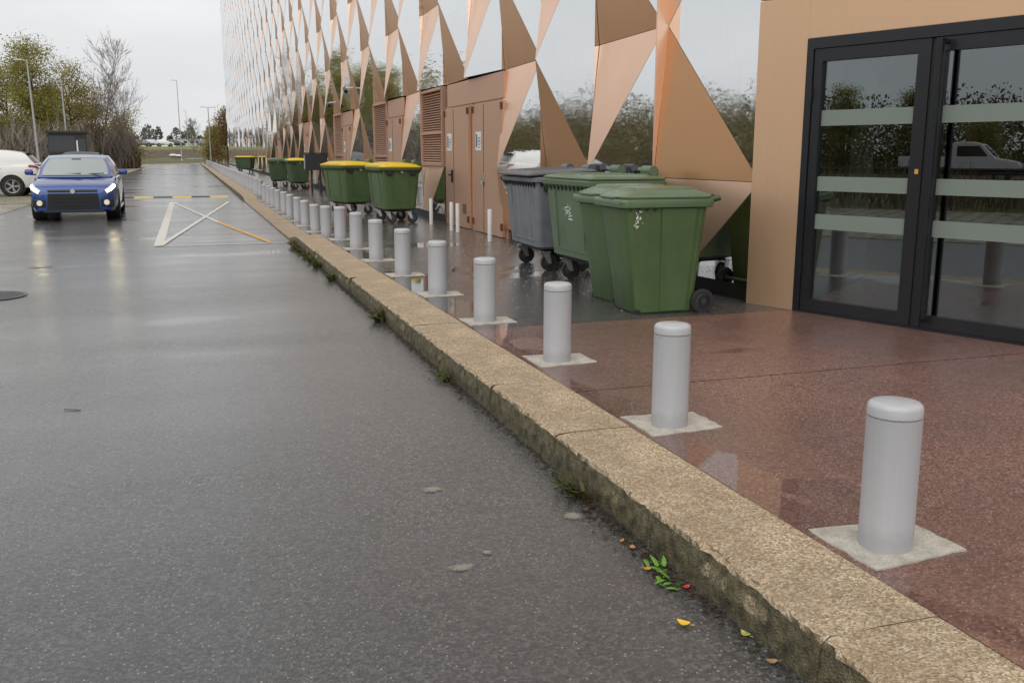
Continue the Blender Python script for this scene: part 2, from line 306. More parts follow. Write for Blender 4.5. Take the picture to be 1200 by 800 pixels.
# ------------------------------------------------------------------ mesh helpers
class MB:
    def __init__(s): s.v = []; s.f = []; s.mi = []; s.mats = []
    def slot(s, m):
        if m not in s.mats: s.mats.append(m)
        return s.mats.index(m)
    def add(s, vs, fs, m=None):
        o = len(s.v); s.v += [tuple(map(float, p)) for p in vs]; s.f += [tuple(i + o for i in f) for f in fs]
        k = s.slot(m) if m else 0; s.mi += [k] * len(fs); return s
    def box(s, c, d, m=None, rz=0., taper=None, rot=None):
        x, y, z = (a / 2 for a in d); vs = []
        for sz in (-1, 1):
            tx = ty = 1.
            if taper and sz > 0: tx, ty = taper
            for sx, sy in ((-1, -1), (1, -1), (1, 1), (-1, 1)): vs.append(Vector((sx * x * tx, sy * y * ty, sz * z)))
        if rot is not None: vs = [rot @ a for a in vs]
        elif rz: vs = [Matrix.Rotation(rz, 3, 'Z') @ a for a in vs]
        vs = [a + Vector(c) for a in vs]
        return s.add(vs, [(3, 2, 1, 0), (4, 5, 6, 7), (0, 1, 5, 4), (1, 2, 6, 5), (2, 3, 7, 6), (3, 0, 4, 7)], m)
    def tube(s, p0, p1, r0, r1=None, n=10, m=None, cap=True):
        r1 = r0 if r1 is None else r1; p0, p1 = Vector(p0), Vector(p1); d = (p1 - p0)
        if d.length < 1e-6: return s
        q = d.to_track_quat('Z', 'Y'); vs = []
        for p, r in ((p0, r0), (p1, r1)):
            for i in range(n): a = 2 * math.pi * i / n; vs.append(p + q @ Vector((math.cos(a) * r, math.sin(a) * r, 0)))
        fs = [(i, (i + 1) % n, n + (i + 1) % n, n + i) for i in range(n)]
        if cap: fs += [tuple(range(n - 1, -1, -1)), tuple(range(n, 2 * n))]
        return s.add(vs, fs, m)
    def lathe(s, prof, n=24, m=None, axis='Z', c=(0, 0, 0)):
        vs = []; k = len(prof)
        for i in range(n):
            a = 2 * math.pi * i / n
            for r, z in prof:
                p = (r * math.cos(a), r * math.sin(a), z)
                if axis == 'Y': p = (p[0], p[2], p[1])
                if axis == 'X': p = (p[2], p[0], p[1])
                vs.append((p[0] + c[0], p[1] + c[1], p[2] + c[2]))
        fs = [(i * k + j, ((i + 1) % n) * k + j, ((i + 1) % n) * k + j + 1, i * k + j + 1) for i in range(n) for j in range(k - 1)]
        return s.add(vs, fs, m)
    def loft(s, rings, m=None, capa=True, capb=True, closed=True):
        n = len(rings[0]); vs = [p for r in rings for p in r]
        fs = []
        for a in range(len(rings) - 1):
            for i in range(n if closed else n - 1):
                j = (i + 1) % n; fs.append((a * n + i, a * n + j, (a + 1) * n + j, (a + 1) * n + i))
        if capa: fs.append(tuple(range(n - 1, -1, -1)))
        if capb: fs.append(tuple((len(rings) - 1) * n + i for i in range(n)))
        return s.add(vs, fs, m)
    def build(s, name, mat=None, parent=None, smooth=None, bevel=0., seg=2):
        me = bpy.data.meshes.new(name); me.from_pydata(s.v, [], s.f); me.update()
        mats = s.mats or [mat]
        for q in mats: me.materials.append(MAT[q] if isinstance(q, str) else q)
        if s.mats and len(s.mi) == len(me.polygons): me.polygons.foreach_set('material_index', s.mi)
        bm = bmesh.new(); bm.from_mesh(me); bmesh.ops.recalc_face_normals(bm, faces=bm.faces[:])
        if bevel: bmesh.ops.bevel(bm, geom=[e for e in bm.edges if len(e.link_faces) == 2 and e.calc_face_angle(0) > .5], offset=bevel, segments=seg, affect='EDGES', profile=.6)
        bm.to_mesh(me); bm.free()
        if smooth is not None:
            me.polygons.foreach_set('use_smooth', [True] * len(me.polygons))
            me.set_sharp_from_angle(angle=R(smooth))
        o = bpy.data.objects.new(name, me); COL.objects.link(o); o.parent = parent
        return o
def empty(name, loc=(0, 0, 0), rz=0.):
    o = bpy.data.objects.new(name, None); COL.objects.link(o); o.location = loc; o.rotation_euler = (0, 0, rz); o.empty_display_size = .1
    return o
def tag(o, label=None, cat=None, group=None, kind=None):
    for k, v in (('label', label), ('category', cat), ('group', group), ('kind', kind)):
        if v: o[k] = v
    return o
KIDS = {}
def copy_tree(o, parent=None):
    c = o.copy(); COL.objects.link(c); c.parent = parent
    for ch in list(o.children): copy_tree(ch, c)
    return c
def rrect(hx, hy, r, z, n=4, cx=0., cy=0.):
    pts = []
    for qx, qy, a0 in ((1, 1, 0), (-1, 1, 90), (-1, -1, 180), (1, -1, 270)):
        for i in range(n + 1):
            a = R(a0 + 90 * i / n); pts.append((cx + qx * (hx - r) + r * math.cos(a), cy + qy * (hy - r) + r * math.sin(a), z))
    return pts
def grid(name, xs, ys, zf, mat, kind='structure', parent=None):
    vs = [(x, y, zf(x, y)) for y in ys for x in xs]; n = len(xs)
    fs = [(j * n + i, j * n + i + 1, (j + 1) * n + i + 1, (j + 1) * n + i) for j in range(len(ys) - 1) for i in range(n - 1)]
    o = MB().add(vs, fs).build(name, mat, parent, smooth=60)
    if kind: o['kind'] = kind
    return o
def sstep(a, b, x):
    t = min(1, max(0, (x - a) / (b - a))); return t * t * (3 - 2 * t)

# ------------------------------------------------------------------ setting
KX0, KX1, KZ = 1.54, 1.955, .15           # kerb face, kerb back, kerb height
def dip(y): return sstep(15.3, 16.6, y) * (1 - sstep(29.5, 31.5, y))
def ptop(y): return KZ - .115 * dip(y)
def pave_z(x, y): return KZ - .115 * dip(y) * (1 - sstep(2.3, 3.4, x))
# ground sheet reaching the horizon, with the bank beyond the end of the road
def bankz(y): return np.interp(y, [-3000, 146, 165, 185, 197, 230, 300, 3000], [-.03, -.03, .15, .45, 2.1, 3.05, 3.2, 3.4])
gx = [-1500, -300, -120, -60, -30, -12, 0, 12, 30, 60, 120, 300, 1500]
grid('ground', gx, [-1500, -200, -50, 0, 50, 100, 140, 146.], lambda x, y: -.03, 'grass_ground')
grid('verge', [-400, -100, -40, -20, -10, 0, 10, 20, 40, 100, 400], list(np.linspace(146, 186, 14)), lambda x, y: float(bankz(y)) + .08 * math.sin(x * .3 + y * .4), 'grass_ground')
grid('bank', list(np.linspace(-150, 150, 120)), list(np.linspace(186, 199, 14)), lambda x, y: float(bankz(y)) + (.14 * math.sin(x * .7 + y) + .12 * math.sin(x * 1.9 - y * .8)) * (0 if y in (186, 199) else 1), 'bank_soil')
grid('field', [-1500, -200, -50, 0, 50, 200, 1500], list(np.linspace(199, 300, 8)) + [800, 2500], lambda x, y: float(bankz(y)), 'bank_grass')
road = grid('road', [-4.35, -2, 0, 1.0, 1.6], [-40, 0, 10, 20, 60, 100, 146], lambda x, y: 0, 'road_asphalt')
park = grid('parking_bay', [-13.5, -9, -4.36], [-30, 0, 30, 72], lambda x, y: .006, 'grass_paver')
grid('gravel_path', [-14, -9, -4.36], [72.02, 100, 140], lambda x, y: .004, 'gravel')
ysp = [6.652] + list(np.arange(7, 15, 2)) + list(np.arange(15, 32.1, .4)) + list(np.arange(34, 146, 8))
xsp = [KX1 + .002, 2.13, 2.3, 2.6, 2.9, 3.2, 3.4, 4.9]
xsp[0] = KX1 - .012
grid('pavement', xsp, ysp, pave_z, 'pavement_asphalt')
grid('red_pavement', [KX1 - .012, 3, 5, 9], [-8, 0, 4.646], lambda x, y: KZ, 'red_asphalt')
grid('red_pavement', [KX1 - .012, 3, 5, 9], [4.655, 5.5, 6.646], lambda x, y: KZ, 'red_asphalt')
o = MB().box((5.4, -1., .11), (6.9, 16, .06)).build('pavement_bed', 'joint_dark'); o['kind'] = 'structure'

# kerb: one object per stone, chipped along the arris
kerb = empty('kerb'); kerb['kind'] = 'structure'
def kerb_mesh(seed, y0, nl, zt=None, wobble=1.):
    rg = np.random.default_rng(seed); b = MB(); ln = .9975
    prof = [(KX0 + .0, -.03), (KX0 + .002, .02), (KX0 + .004, .06), (KX0 + .006, .10), (KX0 + .008, .13), (KX0 + .016, .144), (KX0 + .034, .150), (KX0 + .1, .151), (KX0 + .2, .152), (KX0 + .3, .151), (KX1 - .03, .150), (KX1 - .006, .147), (KX1 - .001, .13), (KX1 - .001, .0)]
    rings = []
    chips = [(rg.uniform(0, 1), rg.uniform(.02, .06), rg.uniform(.004, .014)) for _ in range(16)]
    for i in range(nl + 1):
        yy = ln * i / nl; ring = []
        dpt = sum(a * math.exp(-((yy - c) / s) ** 2) for c, s, a in chips) * wobble
        for j, (x, z) in enumerate(prof):
            jx = rg.normal(0, .0022) * wobble if j < 7 else rg.normal(0, .0006); jz = rg.normal(0, .0016) * wobble if 3 < j < 8 else 0
            if 3 <= j <= 6: x += dpt * (.6 if j != 5 else 1.); z -= dpt * (.35 if j >= 5 else .1)
            if zt: z = z * zt(y0 + yy) / KZ if z > 0 else z
            ring.append((x + jx, yy, z + jz))
        rings.append(ring)
    b.loft(rings, closed=False, capa=True, capb=True)
    return b.build('kerbstone', 'kerb_stone', kerb, smooth=50)
shared = []
for i, y0 in enumerate([-3.05 + k for k in range(146)]):
    if y0 < 10: o = kerb_mesh(100 + i, y0, 44)
    elif 13.8 < y0 < 32: o = kerb_mesh(100 + i, y0, 12, ptop, .6)
    else:
        if len(shared) < 5: o = kerb_mesh(300 + i, y0, 14); shared.append(o.data)
        else: o = bpy.data.objects.new('kerbstone', shared[i % 5]); COL.objects.link(o); o.parent = kerb
    o.location = (rng.normal(0, .002), y0, rng.normal(0, .0012))
# road markings and stains on the road (children of the road)
def strip(name, p0, p1, wd, mat, z=.004, wob=.006):
    p0, p1 = Vector(p0), Vector(p1); d = (p1 - p0).normalized(); n = Vector((-d.y, d.x)); k = max(3, int((p1 - p0).length / .25)); vs = []
    for i in range(k + 1):
        c = p0.lerp(p1, i / k)
        for s_ in (-1, 1): q = c + n * s_ * (wd / 2 + random.uniform(-wob, wob)); vs.append((q.x, q.y, z))
    return MB().add(vs, [(2 * i, 2 * i + 1, 2 * i + 3, 2 * i + 2) for i in range(k)]).build(name, mat, road)
strip('painted_line', (-.53, 15.9), (-.53, 30.3), .15, 'paint_white', .004)
strip('painted_line', (-.5, 15.95), (1.1, 30.1), .09, 'paint_white', .0095)
strip('painted_line', (-.5, 30.2), (.52, 21.1), .09, 'paint_white', .0068)
strip('painted_line', (.52, 21.1), (1.2, 15.95), .09, 'paint_yellow', .0068)
strip('painted_line', (-.6, 15.86), (1.5, 15.8), .05, 'paint_white', .0122)
strip('painted_line', (-4.1, 70), (1.3, 70), .3, 'joint_dark', .004)
def blotch(name, x, y, rx, ry, mat, parent, z=.004, n=18):
    ph = [random.uniform(0, 6.28) for _ in range(3)]; vs = [(x, y, z)]
    for i in range(n):
        a = 2 * math.pi * i / n; q = 1 + .18 * math.sin(2 * a + ph[0]) + .12 * math.sin(3 * a + ph[1]) + .1 * math.sin(5 * a + ph[2]); vs.append((x + rx * q * math.cos(a), y + ry * q * math.sin(a), z))
    return MB().add(vs, [(0, i + 1, (i + 1) % n + 1) for i in range(n)]).build(name, mat, parent)
for x, y, rx, ry in ((.91, 3.80, .055, .05), (1.38, 3.32, .045, .05), (.83, 3.0, .05, .045), (.95, 3.09, .02, .025)): blotch('pale_stain', x, y, rx, ry, 'stain_pale', road)
# speed bump: yellow and black rubber segments
sb = empty('speed_bump', (0, 33.8, 0)); tag(sb, 'low yellow and black rubber speed bump across the wet road', 'speed bump')
for i in range(9):
    b = MB(); x0 = 1.22 - i * .6; pr = [(-.16, .0), (-.13, .015), (-.06, .03), (0, .034), (.06, .03), (.13, .015), (.16, .0)]
    b.loft([[(x, p, z) for p, z in pr] for x in (x0, x0 - .59)], closed=False); b.build('segment', 'bump_yellow' if i % 2 == 0 else 'bump_black', sb, smooth=40)
# manhole cover
mh = empty('manhole_cover', (-2.03, 10.75, 0)); tag(mh, 'round cast iron manhole cover with raised studs in the wet road', 'manhole cover')
MB().lathe([(.0, .004), (.36, .004), (.36, .010), (.33, .012), (.325, .006), (0, .006)], 40).build('rim', 'cast_iron', mh, smooth=30)
b = MB()
for i in range(-6, 7):
    for j in range(-6, 7):
        if math.hypot(i, j) < 6.2: b.box((i * .05 + (j % 2) * .025, j * .05, .010), (.026, .026, .010), taper=(.7, .7))
tag(b.build('stud_grid', 'cast_iron', mh), kind='stuff')

# ------------------------------------------------------------------ building facade
bld = empty('building', (0, 0, 0)); tag(bld, 'long building clad in folded triangles of copper and mirror polished steel', 'building')
V0, VW, HZ, ZB = 7.0, 1.75, 1.48, 1.20
NC, NR = 63, 14; ZMIN = .30
XO, XI = 4.485, 4.645
def vy(k): return V0 + VW * k
def clip_poly(P, z0, keep_above=True):
    out = []
    for i in range(len(P)):
        a, b_ = P[i], P[(i + 1) % len(P)]; ia, ib = (a[2] >= z0) == keep_above or a[2] == z0, (b_[2] >= z0) == keep_above or b_[2] == z0
        if ia: out.append(a)
        if ia != ib: t_ = (z0 - a[2]) / (b_[2] - a[2]); out.append(tuple(a[q] + (b_[q] - a[q]) * t_ for q in range(3)))
    return out
def node(k, n, colm=None):          # lattice point on column line k at level ZB + n*HZ ; checkerboard outer / inner
    x = XO if (k + n) % 2 == 0 else XI
    jit = .012 * math.sin(k * 12.9898 + n * 78.233)
    if colm == 0 and k == 1: x = XO if n % 2 == 0 else (4.61 if n > 0 else XO - .07)
    if k == 0: x = 4.60
    return (x + jit, vy(k), ZB + n * HZ)
panels = []
DOOR_COLS = {4, 5, 8, 12, 18, 25}; LOUV = {6: ZB, 9: ZMIN, 13: ZMIN}
for k in range(NC):
    for n in range(-3, NR):
        # column k lies between line k (near) and k+1 (far).  joint levels: n even for even columns
        if (n + k) % 2 == 0:
            IN = .085 if k else 0.; I = node(k + 1, n, k); O = node(k, n, k); O = (O[0] + IN, O[1], O[2]); U = node(k + 1, n + 1, k); D = node(k + 1, n - 1, k)
            panels.append(('shaded_copper_panel', k, n, [I, O, U])); panels.append(('copper_panel', k, n, [I, D, O]))
            # mirror: right edge on line k around level n+1, left vertex on far line at n+1
            A = node(k + 1, n + 1, k); B = node(k, n + 2, k); C = node(k, n + 1, k); E_ = node(k, n, k)
            B = (B[0] + IN, B[1], B[2]); E_ = (E_[0] + IN, E_[1], E_[2]); panels.append(('mirror_panel', k, n, [A, E_, B]))      # sheets turn slightly towards the entrance
# return facet where the first column is set back from its neighbour
for n in (1, 3):
    zc = ZB + n * HZ; panels.append(('copper_panel', 0, n, [(XO, vy(1) - .004, zc - HZ), (4.615, vy(1) - .004, zc), (XO, vy(1) - .004, zc + HZ)]))
final = []
for nm, k, n, P in panels:
    P = clip_poly(P, ZMIN)
    if len(P) < 3: continue
    if k in DOOR_COLS: P = clip_poly(P, ZB + HZ + .003)
    if k in LOUV:
        Q = clip_poly(P, LOUV[k], False); P = clip_poly(P, ZB + HZ + .003)
        if len(Q) >= 3 and max(q[2] for q in Q) - min(q[2] for q in Q) > .05: final.append((nm, Q))
    if len(P) < 3 or max(q[2] for q in P) - min(q[2] for q in P) < .05: continue
    final.append((nm, P))
def area_px(P):
    q = [project(p) for p in P]; q = [(min(1200, max(0, x)), min(800, max(0, y))) for x, y in q]
    return abs(sum(q[i][0] * q[(i + 1) % len(q)][1] - q[(i + 1) % len(q)][0] * q[i][1] for i in range(len(q)))) / 2
def panel_prism(b, P, gap=.007, th=.03):        # mirror trays are deep, copper sheets thin
    P = [Vector(p) for p in P]; c = sum(P, Vector()) / len(P); n = Vector()
    for i in range(len(P)): n += (P[i] - c).cross(P[(i + 1) % len(P)] - c)
    n.normalize()
    if n.x > 0 and abs(n.x) > .2: n = -n; P = P[::-1]
    if abs(n.x) <= .2 and n.y > 0: n = -n; P = P[::-1]
    m = len(P); q = []
    for i in range(m):                       # shrink every edge inward by the joint gap
        a, o_, z_ = P[i - 1], P[i], P[(i + 1) % m]; d1 = (o_ - a).normalized(); d2 = (z_ - o_).normalized()
        n1 = n.cross(d1); n2 = n.cross(d2); s_ = 1 + n1.dot(n2); q.append(o_ + (n1 + n2) * (gap * .5 / max(s_, .3)))
    vs = [tuple(p) for p in q] + [tuple(p - n * th) for p in q]
    b.add(vs, [tuple(range(m))] + [(i, m + i, m + (i + 1) % m, (i + 1) % m) for i in range(m)])
for kind_, mat, lim in (('copper_panel', 'copper', 150), ('shaded_copper_panel', 'copper_shaded', 150), ('mirror_panel', 'mirror_steel', 300)):
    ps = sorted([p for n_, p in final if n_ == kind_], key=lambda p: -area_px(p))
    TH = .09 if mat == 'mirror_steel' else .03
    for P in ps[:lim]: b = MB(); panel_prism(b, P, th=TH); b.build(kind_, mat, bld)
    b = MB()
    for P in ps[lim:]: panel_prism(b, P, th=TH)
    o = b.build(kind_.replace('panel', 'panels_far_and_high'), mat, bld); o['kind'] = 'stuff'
YE = vy(NC); ZT = ZB + (NR - .5) * HZ
# structure behind the cladding
b = MB(); b.box((4.80 + 17.5, (vy(0) + YE) / 2, ZT / 2 + .2), (35, YE - vy(0) - .1, ZT)); b.build('core_wall', 'core_black', bld)
MB().box((4.72, (vy(0) + YE) / 2, .22), (.16, YE - vy(0) - .2, .17)).build('plinth', 'plinth_black', bld)
MB().box((4.66, (vy(0) + YE) / 2, ZT + .12), (.5, YE - vy(0), .3)).build('parapet', 'copper_wall', bld)
# service doors
def service_door(y0, y1, x=4.56, sign=True, lever=True, vent=False):
    MB().box((x + .1, (y0 + y1) / 2, 1.21), (.12, y1 - y0 + .2, 2.14)).build('door_surround', 'copper_door', bld)
    d = MB().box((x + .008, (y0 + y1) / 2, 1.195), (.05, y1 - y0 - .02, 2.07)).build('service_door', 'copper_door', bld, bevel=.003)
    ym = y0 + (y1 - y0) * .62
    MB().box((x - .018, ym, 1.195), (.006, .012, 2.05)).build('centre_seam', 'joint_dark', d)
    for yy in (y0 + .02, y1 - .02):
        for zz in (.32, 2.15): MB().box((x - .03, yy, zz), (.04, .035, .11)).build('hinge', 'rust', d, bevel=.004)
    if sign:
        b = MB(); zc = 1.64; yc = y0 + (y1 - y0) * .80; b.box((x - .02, yc, zc), (.006, .30, .30), 'sticker_white')
        b.box((x - .0245, yc + .085, zc + .01), (.003, .07, .21), 'sticker_blue')
        for dz in (.055, -.055): b.box((x - .0245, yc - .055, zc + dz), (.003, .12, .012), 'sticker_blue')
        for dy in (-.115, .0): b.box((x - .0245, yc + dy, zc), (.003, .012, .10), 'sticker_blue')
        b.box((x - .0245, yc - .055, zc + .0), (.003, .04, .035), 'sticker_blue')
        b.box((x - .0245, yc - .055, zc - .10), (.003, .14, .012), 'sticker_blue')
        b.build('notice', None, d)
    if lever:
        b = MB(); b.box((x - .03, ym + .09, 1.04), (.03, .05, .22)); b.box((x - .06, ym + .14, 1.06), (.025, .13, .03)); b.build('lever_handle', 'handle_black', d, bevel=.006)
    else:
        b = MB(); b.box((x - .035, ym, 1.05), (.04, .07, .13)); b.tube((x - .05, ym, .93), (x - .05, ym, 1.0), .03, n=10); b.build('padlock_hasp', 'caster_steel', d, bevel=.005)
    if vent:
        for i in range(5): MB().box((x - .022, y0 + .28, .42 + i * .035), (.012, .22, .014)).build('vent_slat', 'joint_dark', d)
    return d
service_door(15.72, 17.28, vent=True); service_door(13.86, 15.45, lever=False)
service_door(21.15, 22.65); service_door(28.15, 29.6, sign=True); service_door(38.7, 40.1); service_door(50.9, 52.2)
MB().box((4.60, 15.55, 2.465), (.05, 3.3, .39)).build('header_panel', 'copper_door', bld)
for ya, yb in ((21.05, 22.7), (28.05, 29.7), (38.55, 40.2), (50.8, 52.4)): MB().box((4.60, (ya + yb) / 2, 2.465), (.05, yb - ya, .39)).build('header_panel', 'copper_door', bld)
for k, zl in LOUV.items():
    lv = MB(); ya, yb = vy(k) + .03, vy(k + 1) - .03
    for yy in (ya, yb): lv.box((4.60, yy, (zl + 2.66) / 2), (.12, .05, 2.66 - zl))
    lv.box((4.60, (ya + yb) / 2, 2.64), (.12, yb - ya, .05)); lv.box((4.60, (ya + yb) / 2, zl + .03), (.12, yb - ya, .05)); lv.box((4.61, (ya + yb) / 2, (zl + 2.66) / 2 - .1), (.13, yb - ya, .045))
    lvo = lv.build('louvre', 'copper_door', bld); z = zl + .08
    rot = Matrix.Rotation(R(-38), 3, 'Y'); sl = MB().box((0, 0, 0), (.075, yb - ya - .06, .006), rot=rot).build('slat', 'copper_door', lvo); first = True
    while z < 2.6:
        if not first: sl2 = bpy.data.objects.new('slat', sl.data); COL.objects.link(sl2); sl2.parent = lvo
        else: sl2 = sl; first = False
        sl2.location = (4.60, (ya + yb) / 2, z); z += .046
    MB().box((4.69, (ya + yb) / 2, (zl + 2.66) / 2), (.02, yb - ya, 2.66 - zl)).build('backing', 'joint_dark', lvo)

# ------------------------------------------------------------------ entrance: angled copper wall with glazed doors
E0 = Vector((4.73, 6.60, KZ)); ed = Vector((.3275, -.9449, 0)); EA = math.atan2(ed.y, ed.x)
ent = empty('entrance', E0, EA)        # local +x runs along the wall towards the viewer, local -y faces the road
ent.parent = bld
def eb(s0, s1, z0, z1, d0, d1, m=None, b=None):    # d: depth, negative = towards the road
    return (b or MB()).box(((s0 + s1) / 2, (d0 + d1) / 2, (z0 + z1) / 2), (s1 - s0, abs(d1 - d0), z1 - z0), m)
eb(-.50, -.0125, 0, 2.518, .0, .12).build('wall_panel', 'copper_wall', ent, bevel=.004)
eb(-.012, 2.20, 2.182, 2.518, .0, .12).build('wall_panel', 'copper_wall', ent, bevel=.004)
eb(-.50, 1.30, 2.526, 4.2, .0, .12).build('wall_panel', 'copper_wall', ent, bevel=.004)
eb(1.308, 3.6, 2.526, 4.2, .0, .12).build('wall_panel', 'copper_wall', ent, bevel=.004)
eb(2.21, 5.5, 0, 2.518, .0, .12).build('wall_panel', 'copper_wall', ent, bevel=.004)
eb(3.608, 5.5, 2.526, 4.2, .0, .12).build('wall_panel', 'copper_wall', ent, bevel=.004)
eb(-.45, 5.4, .0, 4.18, .34, .36).build('backing_wall', 'core_black', ent) if False else None
FR = 'frame_black'
b = MB(); eb(-.01, 2.2, 2.10, 2.18, -.012, .10, FR, b); eb(-.01, .05, .0, 2.10, -.012, .10, FR, b); eb(2.12, 2.2, 0, 2.10, -.012, .10, FR, b); eb(.05, 2.12, .0, .018, -.01, .10, FR, b)
b.build('door_frame', None, ent)
def leaf(s0, s1, hinge):
    b = MB(); sl, sr = .075, .10
    eb(s0, s0 + sl, .02, 2.095, .0, .06, FR, b); eb(s1 - sr, s1, .02, 2.095, .0, .06, FR, b); eb(s0 + sl, s1 - sr, 2.0, 2.095, .0, .06, FR, b); eb(s0 + sl, s1 - sr, .02, .115, .0, .06, FR, b)
    d = b.build('glazed_door', None, ent)
    eb(s0 + sl, s1 - sr, .115, 2.0, .030, .038).build('glass_pane', 'door_glass', d)
    for za, zb_ in ((1.505, 1.625), (.995, 1.11), (.69, .81)): eb(s0 + sl + .002, s1 - sr - .002, za, zb_, .026, .0285).build('frosted_strip', 'frosted_film', d)
    for zz in (.35, 1.75): eb(hinge - .012, hinge + .012, zz - .06, zz + .06, -.02, .0).build('hinge', FR, d)
    return d
d1 = leaf(.055, 1.02, .045); d2 = leaf(1.05, 2.115, 2.118)
eb(1.021, 1.049, .02, 2.095, .012, .05).build('meeting_seal', 'core_black', ent)
b = MB(); b.box((1.135, -.085, 1.06), (.035, .035, 2.04)); b.box((1.135, -.04, 2.06), (.03, .09, .03)); b.box((1.135, -.04, .08), (.03, .09, .03)); b.build('pull_bar', 'handle_black', d2, bevel=.004)
# room behind the glass
b = MB(); eb(-.4, 5, -.01, .0, .13, 4.0, 'interior_dark', b); eb(-.4, 5, .0, 2.9, 3.9, 4.0, 'interior_dark', b); eb(-.42, -.36, 0, 2.9, .13, 4, 'interior_dark', b); eb(5, 5.06, 0, 2.9, .13, 4, 'interior_dark', b); eb(-.4, 5, 2.9, 2.95, .13, 4, 'interior_dark', b)
b.build('lobby', None, ent)
eb(.02, .20, 0, 2.9, .16, .3).build('lobby_column', 'interior_brown', ent); eb(.26, .46, 0, 2.9, .26, .30).build('lobby_screen', 'interior_green', ent)
o = MB().box((0, 0, 0), (.028, .004, .035)).build('lock_plate', 'paint_yellow', d1); o.location = (.985, -.004, 1.16)

# security cameras on the facade
def cctv(y, z, label):
    c = empty('security_camera', (4.44, y, z)); tag(c, label, 'camera', 'security cameras on the facade')
    MB().tube((.08, 0, .0), (-.14, 0, -.02), .022, n=8).build('bracket', 'post_white', c)
    b = MB(); b.tube((-.16, -.16, -.12), (-.16, .12, -.03), .055, n=12); b.build('housing', 'handle_black', c, smooth=40)
    MB().tube((-.16, -.17, -.123), (-.16, -.161, -.12), .04, n=10).build('lens', 'window_dark', c)
cctv(27.2, 3.25, 'black security camera on the facade beside a white lower mirror panel')
cctv(30.6, 3.02, 'small dark security camera further along the facade above a service door')

# ------------------------------------------------------------------ bollards
def make_bollard(i):
    r = .0875; e = empty('bollard')
    MB().lathe([(0, 0), (r + .001, 0), (r + .001, .004), (r, .006), (r, .453), (r - .007, .4545), (r - .007, .459), (0, .459)], 40).build('post', 'bollard_grey', e, smooth=40)
    MB().lathe([(r - .006, .457), (r, .4595), (r, .486), (r - .003, .495), (r - .011, .502), (r - .028, .5055), (0, .507)], 40).build('cap', 'bollard_cap', e, smooth=35)
    return e
def pad_mesh(seed):
    rg = random.Random(seed); n = 7; c = [(-.165, -.155), (.225, -.12), (.225, .165), (-.165, .20)]; vs = []
    ring = []
    for q in range(4):
        a, b_ = c[q], c[(q + 1) % 4]
        for i in range(n):
            t_ = i / n; ring.append((a[0] + (b_[0] - a[0]) * t_ + rg.uniform(-.006, .006), a[1] + (b_[1] - a[1]) * t_ + rg.uniform(-.006, .006)))
    m = len(ring); vs = [(x, y, .008 + rg.uniform(-.001, .001)) for x, y in ring] + [(x * 1.01, y * 1.01, -.03) for x, y in ring] + [(0, 0, .012)]
    return MB().add(vs, [(i, (i + 1) % m, 2 * m) for i in range(m)] + [(i, m + i, m + (i + 1) % m, (i + 1) % m) for i in range(m)])
proto = make_bollard(0); pads = []
ORD = ['nearest', 'second', 'third', 'fourth', 'fifth', 'sixth', 'seventh', 'eighth', 'ninth', 'tenth', 'eleventh', 'twelfth', 'thirteenth', 'fourteenth', 'fifteenth', 'sixteenth', 'seventeenth', 'eighteenth', 'nineteenth', 'twentieth']
EXTRA = ['standing on its own at the front on red paving', 'standing on red paving beside a puddle', 'on red paving before the green wheelie bins', 'standing where red paving meets black asphalt', 'first on the black asphalt paving', 'on black asphalt past the grey container']
bolls = [proto] + [copy_tree(proto) for _ in range(79)]
for i in range(80):
    y = 2.40 + 1.512 * i
    o = bolls[i]
    z = pave_z(2.13, y); o.location = (2.13 + rng.normal(0, .006), y, z - .004); o.rotation_euler = (rng.normal(0, .009), rng.normal(0, .011), rng.uniform(0, 6))
    if i < 45:
        p = pad_mesh(i % 6).build('concrete_base', 'pad_concrete', o) if i < 6 else None
        if p: pads.append(p.data)
        else: p = bpy.data.objects.new('concrete_base', pads[i % 6]); COL.objects.link(p); p.parent = o
        p.rotation_euler = (0, 0, -o.rotation_euler[2])
    if i < 6: lab = f'{ORD[i]} grey bollard of the row, {EXTRA[i]}'
    elif i < 20: lab = f'{ORD[i]} grey steel bollard from the front in the row behind the kerb'
    else: lab = 'small distant grey bollard where the row behind the kerb closes up'
    tag(o, lab, 'bollard', 'row of grey bollards along the kerb' if i < 20 else 'distant grey bollards of the kerb row')
# thin white posts along the facade
def thin_post(x, y, label):
    p = empty('guard_post', (x, y, KZ - .005)); MB().lathe([(0, 0), (.034, 0), (.034, .47), (.028, .482), (0, .485)], 16).build('tube', 'post_white', p, smooth=40)
    MB().lathe([(.034, 0), (.055, 0), (.055, .008), (.034, .010)], 16).build('foot_plate', 'caster_steel', p); tag(p, label, 'post', 'thin white posts along the facade')
for y, l in ((17.07, 'thin white post beside the copper louvre, left of the service doors'), (15.62, 'left one of two thin white posts close together before a copper door'), (15.22, 'right one of two thin white posts close together before a copper door'), (13.43, 'thin white post beside the grey container, before the right copper door')): thin_post(4.2, y, l)
thin_post(4.2, 30.2, 'thin white post near the black box on legs'); thin_post(4.1, 47, 'thin white post beyond the green lidded container, left of a pair'); thin_post(4.1, 45.6, 'thin white post beyond the green lidded container, right of a pair')
for j in range(4): thin_post(2.6 + j * .9, 128 + j * 1.2, 'tiny white post at the far end of the pavement')

